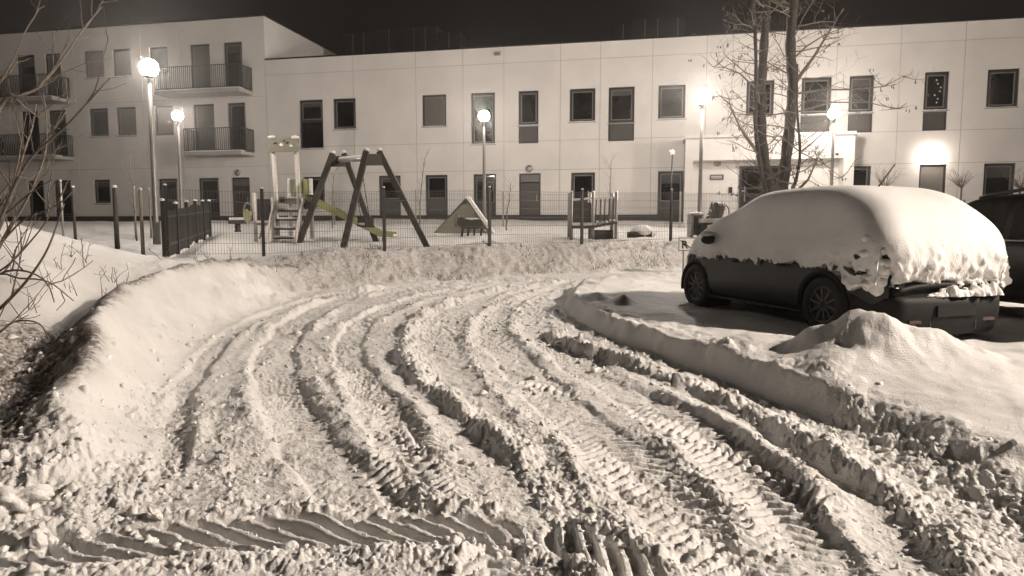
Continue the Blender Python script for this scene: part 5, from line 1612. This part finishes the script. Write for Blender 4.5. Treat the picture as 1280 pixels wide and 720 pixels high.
for k, s in enumerate(STEMS):
    P = [sp(*q) for q in s]
    r0 = .013 if k in (0, 2, 3, 5, 6) else .009
    # down to the common root, outside the frame
    P0 = Vector((rr.uniform(-.25, .1), rr.uniform(-.2, .2), 0.02))
    full = [P0, P0.lerp(P[0], .5) + Vector((-.06, 0, .05))] + P
    Q = [Vector(q) for q in catmull([tuple(p) for p in full], 4)]
    m = MB(); m.tube(Q, [max(.0028, r0 * 1.25 * (1 - .75 * i / len(Q))) for i in range(len(Q))], 6); m.build('stem', M['twig'], shrub, True)
    for i in range(8, len(Q) - 1, 2):
        for _ in range(rr.randint(0, 1)):
            d = (Q[i + 1] - Q[i - 1]).normalized(); sd = Vector((rr.uniform(-1, 1), rr.uniform(-.6, .6), rr.uniform(-.2, 1))).normalized()
            grow(bs, Q[i], (d * .7 + sd * .7).normalized(), .0055, rr.uniform(.18, .55), 1, rr, .16, .12, None, 4, 1)
bs.build('twigs', M['twig'], shrub)['kind'] = 'stuff'

# dead stalks poking through the snow on the left bank
stk = MB()
for (px, py, Y) in ((140, 345, 8.9), (131, 362, 8.3), (88, 340, 9.2), (75, 352, 8.6), (92, 366, 7.9), (62, 372, 7.6), (40, 385, 7.0), (110, 340, 9.2), (150, 362, 8.1), (20, 360, 7.4), (205, 332, 10.5), (262, 325, 12.0), (288, 322, 12.6), (245, 330, 11.8)):
    p = at_y(px, py, Y); g = gz(p.x, p.y)
    for _ in range(3): grow(stk, Vector((p.x + rr.uniform(-.05, .05), p.y, g - .02)), Vector((rr.uniform(-.5, .5), rr.uniform(-.3, .3), 1)).normalized(), .005, rr.uniform(.12, .36), 1, rr, .25, .0, None, 4, 1)
tag(stk.build('dead_stalks', M['twig']), 'thin dead weed stalks poking out of the left snow bank', 'weeds', kind='stuff')

# grass blades showing through the far bank
gr = np.random.RandomState(8)
n = 26000
t = gr.rand(n); x = -6.5 + 17 * t; y = 10.5 + 7 * gr.rand(n)
z, _, dA, dH = terrain(x, y)
clump = fbm(x, y, .35, 3)
ok = (dA > .25) & (dA < 1.9) & (clump > .02 + .25 * gr.rand(n)) & (y > 11.8)
gm = MB()
for i in np.nonzero(ok)[0]:
    h = gr.uniform(.03, .11); a = gr.uniform(0, 6.28); w = .006; lx, ly = gr.normal(0, .05, 2)
    c_, s_ = math.cos(a) * w, math.sin(a) * w
    gm.add([(x[i] - c_, y[i] - s_, z[i] - .01), (x[i] + c_, y[i] + s_, z[i] - .01), (x[i] + lx, y[i] + ly, z[i] + h)], [(0, 1, 2)])
tag(gm.build('grass', M['grass']), 'dry grass tips showing through the snow on the far bank', 'grass', kind='stuff')

# larger blocks left by the plough, bottom left
def clod(name, label, px, py, zoff, r, sq, seed, rot=0.0, jit=.16):
    p = at_z(px, py, .12); g = gz(p.x, p.y)
    rr = random.Random(seed)
    b = bmesh.new()
    for i in range(16):
        v = Vector((rr.gauss(0, 1), rr.gauss(0, 1), rr.gauss(0, 1))).normalized() * rr.uniform(.85, 1.1)
        b.verts.new((v.x * sq[0] * r, v.y * sq[1] * r, v.z * sq[2] * r))
    h = bmesh.ops.convex_hull(b, input=b.verts)
    bmesh.ops.delete(b, geom=[v for v in b.verts if not v.link_faces], context='VERTS')
    for _ in range(3):
        bmesh.ops.subdivide_edges(b, edges=b.edges[:], cuts=1, use_grid_fill=True)
        bmesh.ops.triangulate(b, faces=[f for f in b.faces if len(f.verts) > 4])
        bmesh.ops.smooth_vert(b, verts=b.verts, factor=.35, use_axis_x=True, use_axis_y=True, use_axis_z=True)
    co = np.array([v.co[:] for v in b.verts])
    n = r * .5 * fbm(co[:, 0] + co[:, 2] * .7 + seed, co[:, 1] + co[:, 2] * .6, r * .5, 4, .6)
    for v, k in zip(b.verts, n): v.co += v.co.normalized() * k
    me = bpy.data.meshes.new(name); bmesh.ops.rotate(b, verts=b.verts, cent=(0, 0, 0), matrix=Matrix.Rotation(rot, 3, 'Z')); b.to_mesh(me); b.free()
    me.materials.append(M['snow']); me.polygons.foreach_set('use_smooth', [True] * len(me.polygons))
    o = bpy.data.objects.new(name, me); C.objects.link(o); o.location = (p.x, p.y, g + zoff + r * sq[2] * .45)
    return tag(o, label, 'snow block', 'snow blocks beside the left bank')
clod('snow_block', 'large rounded snow block at the bottom left edge', 16, 668, -.02, .13, (1.0, .8, .85), 1, .3)
clod('snow_block', 'long snow slab lying above the rounded block at left edge', 14, 628, .03, .17, (1.4, .7, .6), 2, .1, .1)
clod('snow_block', 'narrow upright snow lump right of the rounded block', 46, 668, -.01, .055, (.7, .6, 1.5), 3)
clod('snow_block', 'angular snow clod half buried right of the left bank foot', 172, 648, -.01, .075, (1.5, .8, .8), 4, .4)
clod('snow_block', 'small snow clod beside the angular one, left of the tractor prints', 192, 640, .0, .05, (1, .8, 1), 5, .2)


# ------------------------------------------------------------------ thin haze added to make halos in place of the lamps' lens glare
hz = MB().bx(-265, 265, -265, 265, -1.5, 16.0).build('haze', M['snow'])
hm = bpy.data.materials.new('lamp_halo_haze'); hm.use_nodes = True
nt = hm.node_tree; nt.nodes.clear()
ho = nt.nodes.new('ShaderNodeOutputMaterial'); hv = nt.nodes.new('ShaderNodeVolumePrincipled')
hv.inputs['Color'].default_value = (.92, .90, .88, 1); hv.inputs['Density'].default_value = .0018; hv.inputs['Anisotropy'].default_value = 0.9
nt.links.new(hv.outputs['Volume'], ho.inputs['Volume'])
hz.data.materials.clear(); hz.data.materials.append(hm)
hz['kind'] = 'stuff'; hz['label'] = 'thin added haze standing in for the glare around the lamps'; hz['category'] = 'haze'
